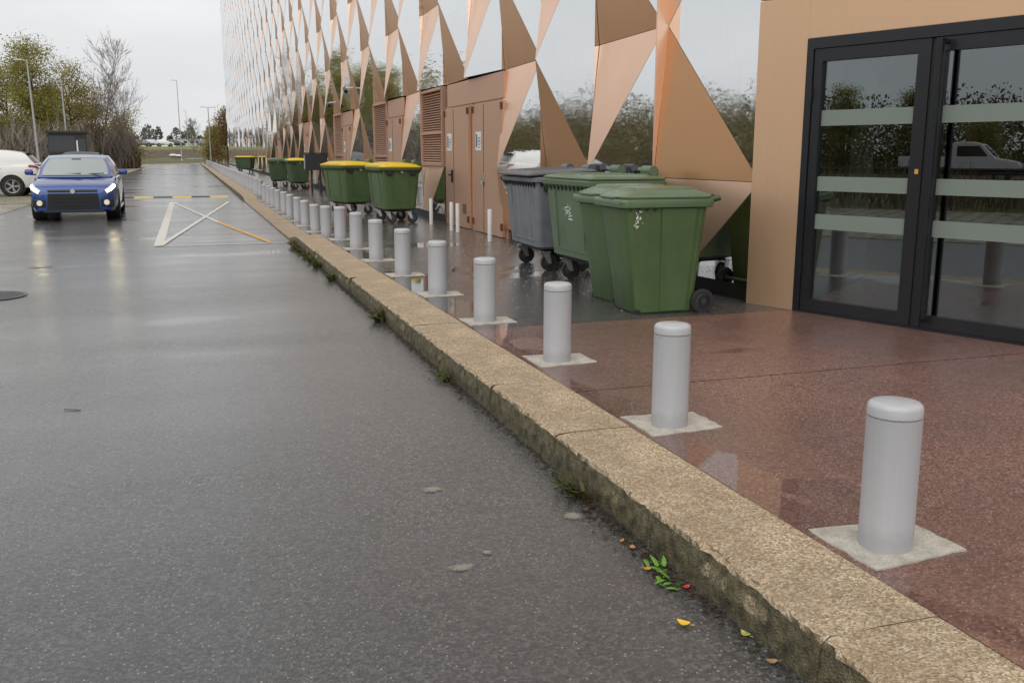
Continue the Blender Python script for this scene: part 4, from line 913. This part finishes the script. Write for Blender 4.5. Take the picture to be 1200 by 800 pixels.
# ------------------------------------------------------------------ street furniture on the left and far away
def lamp(loc, h, label, heads=1, tilt=0., arm=.9):
    l = empty('street_lamp', loc); l.rotation_euler = (0, R(tilt), 0); tag(l, label, 'lamp post', 'lamp posts')
    MB().tube((0, 0, 0), (0, 0, h), .09, .05, 12).build('pole', 'lamp_steel', l, smooth=40); MB().lathe([(0, 0), (.16, 0), (.16, .03), (.09, .3)], 12).build('base', 'lamp_steel', l)
    for s_ in ((-1,) if heads == 1 else (-1, 1)):
        MB().tube((0, 0, h - .03), (s_ * arm, 0, h + .05), .035, n=8).build('arm', 'lamp_steel', l); MB().box((s_ * (arm + .2), 0, h + .05), (.55, .22, .09), taper=(.85, .8)).build('lamp_head', 'lamp_steel', l, bevel=.02)
lamp((-9.35, 70, 0), 7.35, 'leaning grey lamp post at left, in front of the leafy trees', tilt=-1.2, arm=.3)
lamp((-9.15, 85, 0), 7.3, 'grey lamp post rising behind the black kiosk', tilt=-.6, arm=.3)
lamp((-1.0, 172, .2), 13.2, 'tallest lamp post, standing alone against the sky beyond the road', arm=.4)
lamp((2.95, 136, 0), 7.5, 'double headed lamp post near the end of the building', heads=2, arm=.55)
lamp((.2, 260, 3.1), 9, 'tiny distant lamp post behind the tallest one', arm=.3)
ks = empty('kiosk', (-8.0, 75.5, 0)); tag(ks, 'black flat roofed kiosk behind the blue car', 'kiosk')
MB().box((0, 0, 1.42), (2.5, 2.4, 2.84)).build('wall', 'kiosk_black', ks, bevel=.01); MB().box((.02, 0, 2.92), (2.75, 2.7, .16)).build('roof', 'kiosk_black', ks, bevel=.01)
MB().box((-.35, -1.21, 2.1), (1.7, .03, 1.1)).build('front_panel', 'kiosk_panel', ks); MB().box((.62, -1.24, 1.95), (.10, .05, .8)).build('white_post', 'sign_white', ks); MB().box((.9, -1.21, 1.3), (.55, .02, 2.3)).build('door', 'kiosk_panel', ks)
ne = empty('no_entry_sign', (-5.9, 112, -.03)); tag(ne, 'red round no entry sign with white bar on a post', 'sign')
MB().tube((0, .03, 0), (0, .03, 2.75), .03, n=8).build('post', 'lamp_steel', ne)
o = MB().tube((0, -.0, 0), (0, .015, 0), .36, n=28).build('disc', 'sign_red', ne); o.location = (0, -.02, 2.5); MB().box((0, -.03, 2.5), (.50, .01, .11)).build('white_bar', 'sign_white', ne)
sp_ = empty('leaning_stake', (-5.45, 111, -.03)); tag(sp_, 'thin leaning wooden stake beside the no entry sign', 'stake'); o = MB().tube((0, 0, 0), (-.35, 0, 2.1), .04, n=7).build('pole', 'bark_pale', sp_)
gs = empty('grey_sign', (-7.2, 105, -.03)); tag(gs, 'grey square sign seen from behind, left of the no entry sign', 'sign')
MB().tube((0, -.03, 0), (0, -.03, 2.6), .035, n=8).build('post', 'lamp_steel', gs); MB().box((0, 0, 2.2), (.85, .02, .85)).build('plate', 'sign_back', gs)
cb = empty('white_cabin', (0.2, 242, 3.05)); tag(cb, 'long low white cabin on the far bank', 'cabin')
MB().box((0, 0, .85), (5.4, 2.4, 1.7)).build('wall', 'building_white', cb); MB().box((0, 0, 1.74), (5.6, 2.6, .1)).build('roof', 'sign_back', cb)
for x in (-.6, .9, 2.1): MB().box((x, -1.21, 1.05), (.7, .03, .6)).build('window', 'window_dark', cb)
for j, (x, y, s_) in enumerate(((-2.6, 189, .7), (-1.6, 188.4, .5))):
    d = empty('litter', (x, y, float(bankz(y)) + .04)); tag(d, ('left' if j == 0 else 'right') + ' one of two white scraps of litter on the brown bank', 'litter')
    MB().loft([rrect(s_ * a, .3 * a, .1 * a, z, 3) for a, z in ((1, 0), (.9, .22), (.4, .34))]).build('sheet', 'litter_white', d, smooth=60)

# ------------------------------------------------------------------ trees
def branch_rec(rg, segs, tips, p, d, ln, r, lvl, maxl, spread, up):
    n = 3 if lvl < 2 else 2; pts = [p]
    for i in range(n):
        d = (d + Vector((rg.gauss(0, .09), rg.gauss(0, .09), rg.gauss(0, .06) + up * .06))).normalized(); q = pts[-1] + d * ln / n
        segs.append((pts[-1], q, r * (1 - .3 * i / n), r * (1 - .3 * (i + 1) / n), lvl)); pts.append(q)
    tips.append((pts[-1], lvl))
    if lvl >= maxl: return
    for k in range(rg.choice((2, 3, 3)) if lvl else 3):
        ax = Vector((rg.gauss(0, 1), rg.gauss(0, 1), rg.gauss(0, .4))); ax = (ax - d * ax.dot(d)).normalized(); a = spread * rg.uniform(.6, 1.25)
        nd = (d * math.cos(a) + ax * math.sin(a) + Vector((0, 0, up * .22))).normalized(); t_ = rg.uniform(.45, 1.0); bp = pts[min(n, max(1, int(round(t_ * n))))]
        branch_rec(rg, segs, tips, bp, nd, ln * rg.uniform(.6, .8), r * .58, lvl + 1, maxl, spread, up)
def gen_tree(seed, h, style):
    rg = random.Random(seed); segs = []; tips = []; p = Vector((0, 0, -.05)); d = Vector((rg.gauss(0, .03), rg.gauss(0, .03), 1)).normalized()
    N = 14 if style == 'bare' else 8; r0 = h * (.0085 if style == 'bare' else .014); th = h * (.97 if style == 'bare' else .72); start = {'bare': .16, 'leafy': .12, 'thin': .15}[style]
    for i in range(N):
        d = (d + Vector((rg.gauss(0, .05), rg.gauss(0, .05), .05))).normalized(); q = p + d * th / N; ra, rb = r0 * (1 - i / (N + .5)), r0 * (1 - (i + 1) / (N + .5)); segs.append((p, q, ra, rb, 0)); f = (i + 1) / N
        if f > start:
            for k in range(4):
                a = rg.uniform(0, 6.28); el_ = rg.uniform(.25, .75) if style != 'bare' else rg.uniform(.8, 1.15)
                nd = Vector((math.cos(a) * math.cos(el_), math.sin(a) * math.cos(el_), math.sin(el_)))
                ln = h * (.27 * (1.08 - f * .55) if style != 'bare' else .33 * (.35 + .75 * math.sin(math.pi * min(1, f * .9 + .1)))) * rg.uniform(.5, 1.15)
                branch_rec(rg, segs, tips, p.lerp(q, rg.random()), nd, ln * (.5 if style != 'bare' else .55), (rb * .5 + .008) * (.6 if style == 'bare' else 1), 1, 3 if style != 'bare' else 4, .6 if style != 'bare' else .45, .25 if style != 'bare' else .45)
        p = q
    return segs, tips
def seg_mesh(b, segs, fine=.0):
    for p, q, ra, rb, lvl in segs:
        n = 7 if lvl == 0 else (4 if lvl == 1 else 3); b.tube(p, q, max(ra, fine), max(rb, fine * .8), n, cap=False)
def leaf_arrays(rg, tips, per, spreadr, size, zmin=0.):
    c = np.array([tuple(t_[0]) for t_ in tips if t_[1] >= 1]); k = np.repeat(c, per, 0) + rg.normal(0, spreadr, (len(c) * per, 3)) * np.array([1, 1, .8])
    k = k[k[:, 2] > zmin]; m = len(k); a = rg.normal(size=(m, 3)); a /= np.linalg.norm(a, axis=1)[:, None]; b_ = np.cross(a, rg.normal(size=(m, 3))); b_ /= np.linalg.norm(b_, axis=1)[:, None]
    s_ = (size * rg.uniform(.5, 1.3, m))[:, None]; w_ = s_ * rg.uniform(.45, .8, m)[:, None]
    V = np.stack([k - a * s_ , k + b_ * w_, k + a * s_, k - b_ * w_], 1).reshape(-1, 3); F = np.arange(4 * m).reshape(-1, 4)
    return V, F
def mesh_np(name, V, F, mat, parent=None):
    me = bpy.data.meshes.new(name); me.vertices.add(len(V)); me.vertices.foreach_set('co', V.astype(np.float32).ravel()); me.loops.add(F.size); me.loops.foreach_set('vertex_index', F.astype(np.int32).ravel())
    me.polygons.add(len(F)); me.polygons.foreach_set('loop_start', np.arange(0, F.size, F.shape[1], dtype=np.int32)); me.polygons.foreach_set('loop_total', np.full(len(F), F.shape[1], np.int32)); me.update(calc_edges=True); me.materials.append(MAT[mat])
    o = bpy.data.objects.new(name, me); COL.objects.link(o); o.parent = parent; return o
def make_tree(name, seed, h, style, leafm, per, size, label, grp, loc, bark='bark', spreadr=.55):
    e = empty(name, loc); tag(e, label, 'tree', grp); segs, tips = gen_tree(seed, h, style)
    big = [s_ for s_ in segs if s_[4] == 0]; small = [s_ for s_ in segs if s_[4] > 0]
    b = MB(); seg_mesh(b, big); b.build('trunk', bark, e, smooth=60)
    b = MB(); seg_mesh(b, small, .010); cr = b.build('crown', bark, e)
    if per: V, F = leaf_arrays(np.random.default_rng(seed), tips, per, spreadr, size, .25); mesh_np('foliage', V, F, leafm, cr)
    return e
LT = [ # x, y, h, style, leaf, per, label
    (-17.0, 95, 12.0, 'leafy', 'leaf_olive', 34, 'broad olive leafy tree cut by the left edge of the picture'),
    (-12.6, 92, 13.2, 'leafy', 'leaf_green', 34, 'tallest leafy tree, olive green, behind the leaning lamp post'),
    (-15.4, 99, 12.6, 'thin', 'leaf_olive', 14, 'sparse leafed tree between two fuller olive trees at left'),
    (-9.9, 96, 11.8, 'thin', 'leaf_olive', 16, 'half bare tree with thin olive leaves behind the second lamp post'),
    (-8.3, 101, 9.6, 'thin', 'leaf_brown', 12, 'low brownish half bare tree left of the tall bare tree'),
    (-6.2, 107, 7.0, 'thin', 'leaf_olive', 14, 'low olive bushy tree behind the two bare trees'),
]
protos = []
for i, (x, y, h, stl, lf, per, lb) in enumerate(LT): protos.append(make_tree('leafy_tree', 40 + i, h, stl, lf, int(per * 2.1), .078, lb, 'trees at the left', (x, y, -.03)))
make_tree('bare_tree', 71, 11.6, 'bare', None, 0, 0, 'tall bare tree with fine upright twigs, left of the two bare ones', 'bare trees', (-7.75, 97, -.03), 'bark_pale')
make_tree('bare_tree', 73, 9.0, 'bare', None, 0, 0, 'shorter bare tree beside the no entry sign', 'bare trees', (-5.6, 104, -.03), 'bark_pale')
make_tree('bare_tree', 75, 7.0, 'bare', None, 0, 0, 'small distant bare tree left of the double headed lamp post', 'bare trees', (1.2, 178, .3), 'bark_pale')
make_tree('leafy_tree', 81, 9.4, 'leafy', 'leaf_brown', 22, .10, 'brown leaved tree at the far corner of the building', 'trees at the far corner', (5.3, 137, -.03), spreadr=.5)
make_tree('leafy_tree', 82, 6.6, 'leafy', 'leaf_olive', 30, .10, 'olive bush at the far corner of the building', 'trees at the far corner', (3.9, 142, -.03), spreadr=.45)
for j, (x, y, z, k, s_) in enumerate(((-13.8, 112, .9, 0, 0), (-20, 104, 1.0, 1, 0), (-22.5, 92, 1.05, 3, 0), (-11.2, 118, .8, 2, 0))):
    c = copy_tree(protos[k], None); c.location = (x, y, -.03); c.rotation_euler = (0, 0, j * 1.3 + .6); c.scale = (z, z, z); tag(c, 'leafy tree in the second row behind the front trees at left', 'tree', 'second row of trees at the left')
for j in range(26):          # wood across the highway, seen mirrored in steel and glass
    k = j % 5; c = copy_tree(protos[(0, 1, 3, 0, 5)[k]], None); s_ = .62 + .2 * ((j * 37) % 10) / 10; y = -60 + j * 5.2
    c.location = (-58 - 7 * ((j * 13) % 7) / 7, y, -.03); c.rotation_euler = (0, 0, j * 2.1); c.scale = (s_, s_, s_ * .9); tag(c, 'tree of the wood across the highway, seen only mirrored in the facade', 'tree', 'wood across the highway')
# undergrowth and far tree line (uncountable masses)
def scatter(name, n, boxes, size, mat, label, cat, seed, upright=False):
    rg = np.random.default_rng(seed); ks = []
    for (x0, x1, y0, y1, z0, z1, wgt) in boxes:
        m = int(n * wgt); k = np.stack([rg.uniform(x0, x1, m), rg.uniform(y0, y1, m), np.zeros(m)], 1); k[:, 2] = z0 + (z1 - z0) * rg.uniform(0, 1, m) ** .9 * (.74 + .14 * np.sin(k[:, 1] * .55 + k[:, 0] * .7) + .12 * np.sin(k[:, 1] * 1.7 - k[:, 0])); ks.append(k)
    k = np.concatenate(ks); k[:, 2] = np.maximum(k[:, 2], k[:, 2]); m = len(k); a = rg.normal(size=(m, 3)); 
    if upright: a[:, 2] = np.abs(a[:, 2]) * 3 + 1.5
    a /= np.linalg.norm(a, axis=1)[:, None]; b_ = np.cross(a, rg.normal(size=(m, 3))); b_ /= np.linalg.norm(b_, axis=1)[:, None]; s_ = (size * rg.uniform(.5, 1.4, m))[:, None]; w_ = s_ * (.035 if upright else .6)
    V = np.stack([k - a * s_, k + b_ * w_, k + a * s_, k - b_ * w_], 1).reshape(-1, 3); o = mesh_np(name, V, np.arange(4 * m).reshape(-1, 4), mat); tag(o, label, cat, None, 'stuff'); return o
scatter('undergrowth', 42000, [(-24, -9, 88, 104, 0, 3.0, .7), (-9, -4.8, 100, 110, 0, 2.0, .3)], .16, 'leaf_dark', 'dark tangled undergrowth below the trees at left', 'undergrowth', 3)
scatter('twig_thicket', 9000, [(-22, -8, 84, 100, 0, 4.2, .7), (-9, -5, 99, 108, 0, 3.5, .3)], 1.0, 'bark_pale', 'thin brown twigs standing between the trees at left', 'thicket', 4, True)
scatter('dry_grass', 26000, [(-18.5, -13.6, -30, 72, 0, 1.0, 1.)], .4, 'twig_grass', 'strip of tall dry grass behind the parking bay', 'grass', 5, True)
scatter('roadside_wood', 300000, [(-74, -60, -90, 60, 0, 6.5, .4), (-80, -38, 60, 210, 0, 9.0, .6)], .14, 'leaf_dark', 'dark mass of woodland across the highway, mirrored in glass and steel', 'wood', 6)
rg = np.random.default_rng(9); cl = []
for j in range(46):
    x = -62 + j * 2.2 + rg.normal(0, .6); hh = rg.uniform(3.2, 6.6); wd = rg.uniform(.9, 1.9); m = 260; q = rg.normal(0, 1, (m, 3)); q /= np.linalg.norm(q, axis=1)[:, None]; q *= rg.uniform(.4, 1, m)[:, None] ** .5
    cl.append(q * [wd, wd, hh / 2] + [x, 292 + rg.uniform(-8, 8), 3.1 + hh / 2])
k = np.concatenate(cl); m = len(k); a = rg.normal(size=(m, 3)); a /= np.linalg.norm(a, axis=1)[:, None]; b_ = np.cross(a, rg.normal(size=(m, 3))); b_ /= np.linalg.norm(b_, axis=1)[:, None]
o = mesh_np('distant_wood', np.stack([k - a * .38, k + b_ * .25, k + a * .38, k - b_ * .25], 1).reshape(-1, 3), np.arange(4 * m).reshape(-1, 4), 'leaf_far'); tag(o, 'hazy grey line of distant trees behind the bank', 'wood', None, 'stuff')

# ------------------------------------------------------------------ weeds and fallen leaves along the kerb
def weed(x, y, n, h, mat, label, broad=.012, flat=.6):
    e = empty('weed', (x, y, 0)); tag(e, label, 'weed', 'weeds at the foot of the kerb'); b = MB(); rr_ = random.Random(int(y * 1000))
    for i in range(n):
        a = rr_.uniform(1.2, 5.1); ln = h * rr_.uniform(.5, 1.2); t_ = rr_.uniform(.15, flat); px, py = rr_.gauss(0, .02), rr_.gauss(0, .05); prev = None; vs = []
        for q in range(4):
            f = q / 3; rad = ln * (t_ * f + .4 * f * f); z = ln * (f * (1.1 - t_) - .25 * f * f) + .002; wv = broad * (math.sin(math.pi * (f * .85 + .12))); dx, dy = math.cos(a), math.sin(a)
            vs += [(px + dx * rad - dy * wv, py + dy * rad + dx * wv, z), (px + dx * rad + dy * wv, py + dy * rad - dx * wv, z + .001)]
        b.add(vs, [(0, 1, 3, 2), (2, 3, 5, 4), (4, 5, 7, 6)])
    b.build('leaves', mat, e); return e
weed(1.49, 2.75, 18, .07, 'leaf_bright', 'bright green rosette weed at the foot of the kerb', .009, .9)
weed(1.49, 3.55, 40, .12, 'weed', 'clump of weeds and dead stalks at the kerb, near a pale round stain', .009)
weed(1.50, 5.75, 36, .11, 'weed', 'dark weed clump at the kerb below the fourth bollard', .012)
weed(1.50, 8.05, 50, .15, 'weed', 'largest leafy weed at the kerb before the grassy stretch', .016)
for j, y in enumerate((10.9, 12.2, 12.8, 13.4, 14.0, 14.6, 15.1)): weed(1.49, y, 50, .15, 'weed', ['nearest', 'second', 'third', 'fourth', 'fifth', 'sixth', 'farthest'][j] + ' grass tuft of the overgrown stretch before the kerb drops', .012)
b = MB(); rr_ = random.Random(21)          # line of moss, soil and crumbs in the gutter
for i in range(2600):
    y = rr_.uniform(1.6, 16); x = 1.53 - abs(rr_.gauss(0, .022)) - .002; s_ = rr_.uniform(.002, .007) * (1 + y * .06); a = rr_.uniform(0, 3.1)
    b.box((x, y, s_ * .35), (s_ * 2, s_ * 1.4, s_), rz=a, taper=(.5, .5))
o = b.build('gutter_debris', 'soil'); tag(o, 'dark crumbs of soil and moss lying in the gutter', 'debris', None, 'stuff')
b = MB()
for i in range(1100):
    y = rr_.uniform(1.6, 16) if i % 2 else rr_.gauss(rr_.choice((2.4, 3.0, 3.4, 5.6, 7.9, 9.5)), .25); hh = rr_.uniform(.008, .03); x = 1.535 - abs(rr_.gauss(0, .006)); z = rr_.choice((0, 0, 0, .05, .1)) * rr_.random(); a = rr_.uniform(2, 4.4)
    b.add([(x, y - .003, z), (x, y + .003, z), (x + math.cos(a) * hh * .8, y + math.sin(a) * hh * .6, z + hh)], [(0, 1, 2)])
o = b.build('kerb_moss', 'weed'); tag(o, 'tiny moss and grass sprigs on the kerb face', 'moss', None, 'stuff')
b = MB(); rr_ = random.Random(57)
for i in range(420):
    y = rr_.choice((rr_.uniform(1.7, 10), rr_.gauss(3.45, .2), rr_.gauss(2.9, .25), rr_.gauss(5.7, .2))); x = 1.515 - abs(rr_.gauss(0, .035)); s_ = rr_.uniform(.006, .018); a = rr_.uniform(0, 6.28); c_, n_ = math.cos(a), math.sin(a); tl_ = rr_.uniform(-.3, .5)
    b.add([(x - c_ * s_, y - n_ * s_, .004), (x - n_ * s_ * .45, y + c_ * s_ * .45, .005 + s_ * .25), (x + c_ * s_, y + n_ * s_, .005 + s_ * max(0, tl_)), (x + n_ * s_ * .45, y - c_ * s_ * .45, .004 + s_ * .1)], [(0, 1, 2), (0, 2, 3)])
o = b.build('leaf_litter', 'leaf_litter'); tag(o, 'wet brown scraps of leaves gathered in the gutter', 'leaf litter', None, 'stuff')
b = MB(); rr_ = random.Random(33)
for i in range(900):
    x = rr_.uniform(2.2, 4.35); y = rr_.choice((rr_.uniform(7, 17), rr_.uniform(8, 12))); s_ = rr_.uniform(.003, .010); x = x if rr_.random() < .5 else 4.35 - abs(rr_.gauss(0, .25))
    b.box((x, y, pave_z(x, y) + s_ * .3), (s_ * 1.8, s_ * 1.3, s_ * .8), rz=rr_.uniform(0, 3), taper=(.6, .6))
o = b.build('pavement_grit', 'litter_grit'); tag(o, 'scattered pale grit and crumbs on the wet asphalt below the bins', 'grit', None, 'stuff')
def fallen_leaf(x, y, s_, mat, rz, label, z=.006):
    o = empty('fallen_leaf', (x, y, z), rz); tag(o, label, 'leaf', 'fallen leaves on the road'); n = 9; vs = []
    for i in range(n):
        f = i / (n - 1); wv = .42 * s_ * math.sin(math.pi * f ** .8) ** .8; cu = .18 * s_ * (f - .5) ** 2 * 4
        vs += [(-wv, (f - .5) * s_ * 1.3, cu + .1 * s_), (0, (f - .5) * s_ * 1.3, cu), (wv, (f - .5) * s_ * 1.3, cu + .12 * s_)]
    b = MB().add(vs, [(3 * i + q, 3 * i + q + 1, 3 * i + q + 4, 3 * i + q + 3) for i in range(n - 1) for q in (0, 1)]); b.build('blade', mat, o, smooth=60); MB().tube((0, -.65 * s_, .004), (.1 * s_, -1.0 * s_, .006), .0012, n=5).build('stalk', mat, o)
for x, y, s_, m_, rz, lb in ((1.37, 2.38, .036, 'leaf_yellow', .6, 'bright yellow fallen leaf lying out on the asphalt'), (1.44, 2.77, .026, 'leaf_orange', 1.4, 'small orange fallen leaf on the asphalt'), (1.515, 2.26, .030, 'leaf_lime', .2, 'yellow green fallen leaf close to the kerb'), (1.50, 2.10, .028, 'leaf_tan', 1.1, 'pale tan fallen leaf close to the kerb at the bottom'), (1.42, 3.08, .022, 'leaf_dead', .9, 'dark fallen leaf near the pale round stain'), (1.46, 3.02, .018, 'leaf_orange', 2.1, 'tiny orange fallen leaf near the weeds'), (1.49, 3.72, .018, 'leaf_red', .5, 'tiny red fallen leaf near the kerb'), (1.47, 2.95, .026, 'leaf_tan', 2.6, 'curled tan leaf in the gutter'), (1.50, 2.60, .024, 'leaf_red', 1.7, 'small red leaf beside the bright green rosette'), (1.495, 2.9, .024, 'leaf_dead', .1, 'dead brown leaf in the gutter above the rosette'), (1.45, 3.35, .03, 'leaf_dead', 2.2, 'wet dark leaf beside the weed clump')): fallen_leaf(x, y, s_, m_, rz, lb)
tw = empty('twig', (-.72, 5.72, .004), R(70)); tag(tw, 'short dark twig lying on the road at left', 'twig'); MB().tube((0, -.05, 0), (.008, .05, .002), .003, .002, 6).build('stem', 'bark', tw)
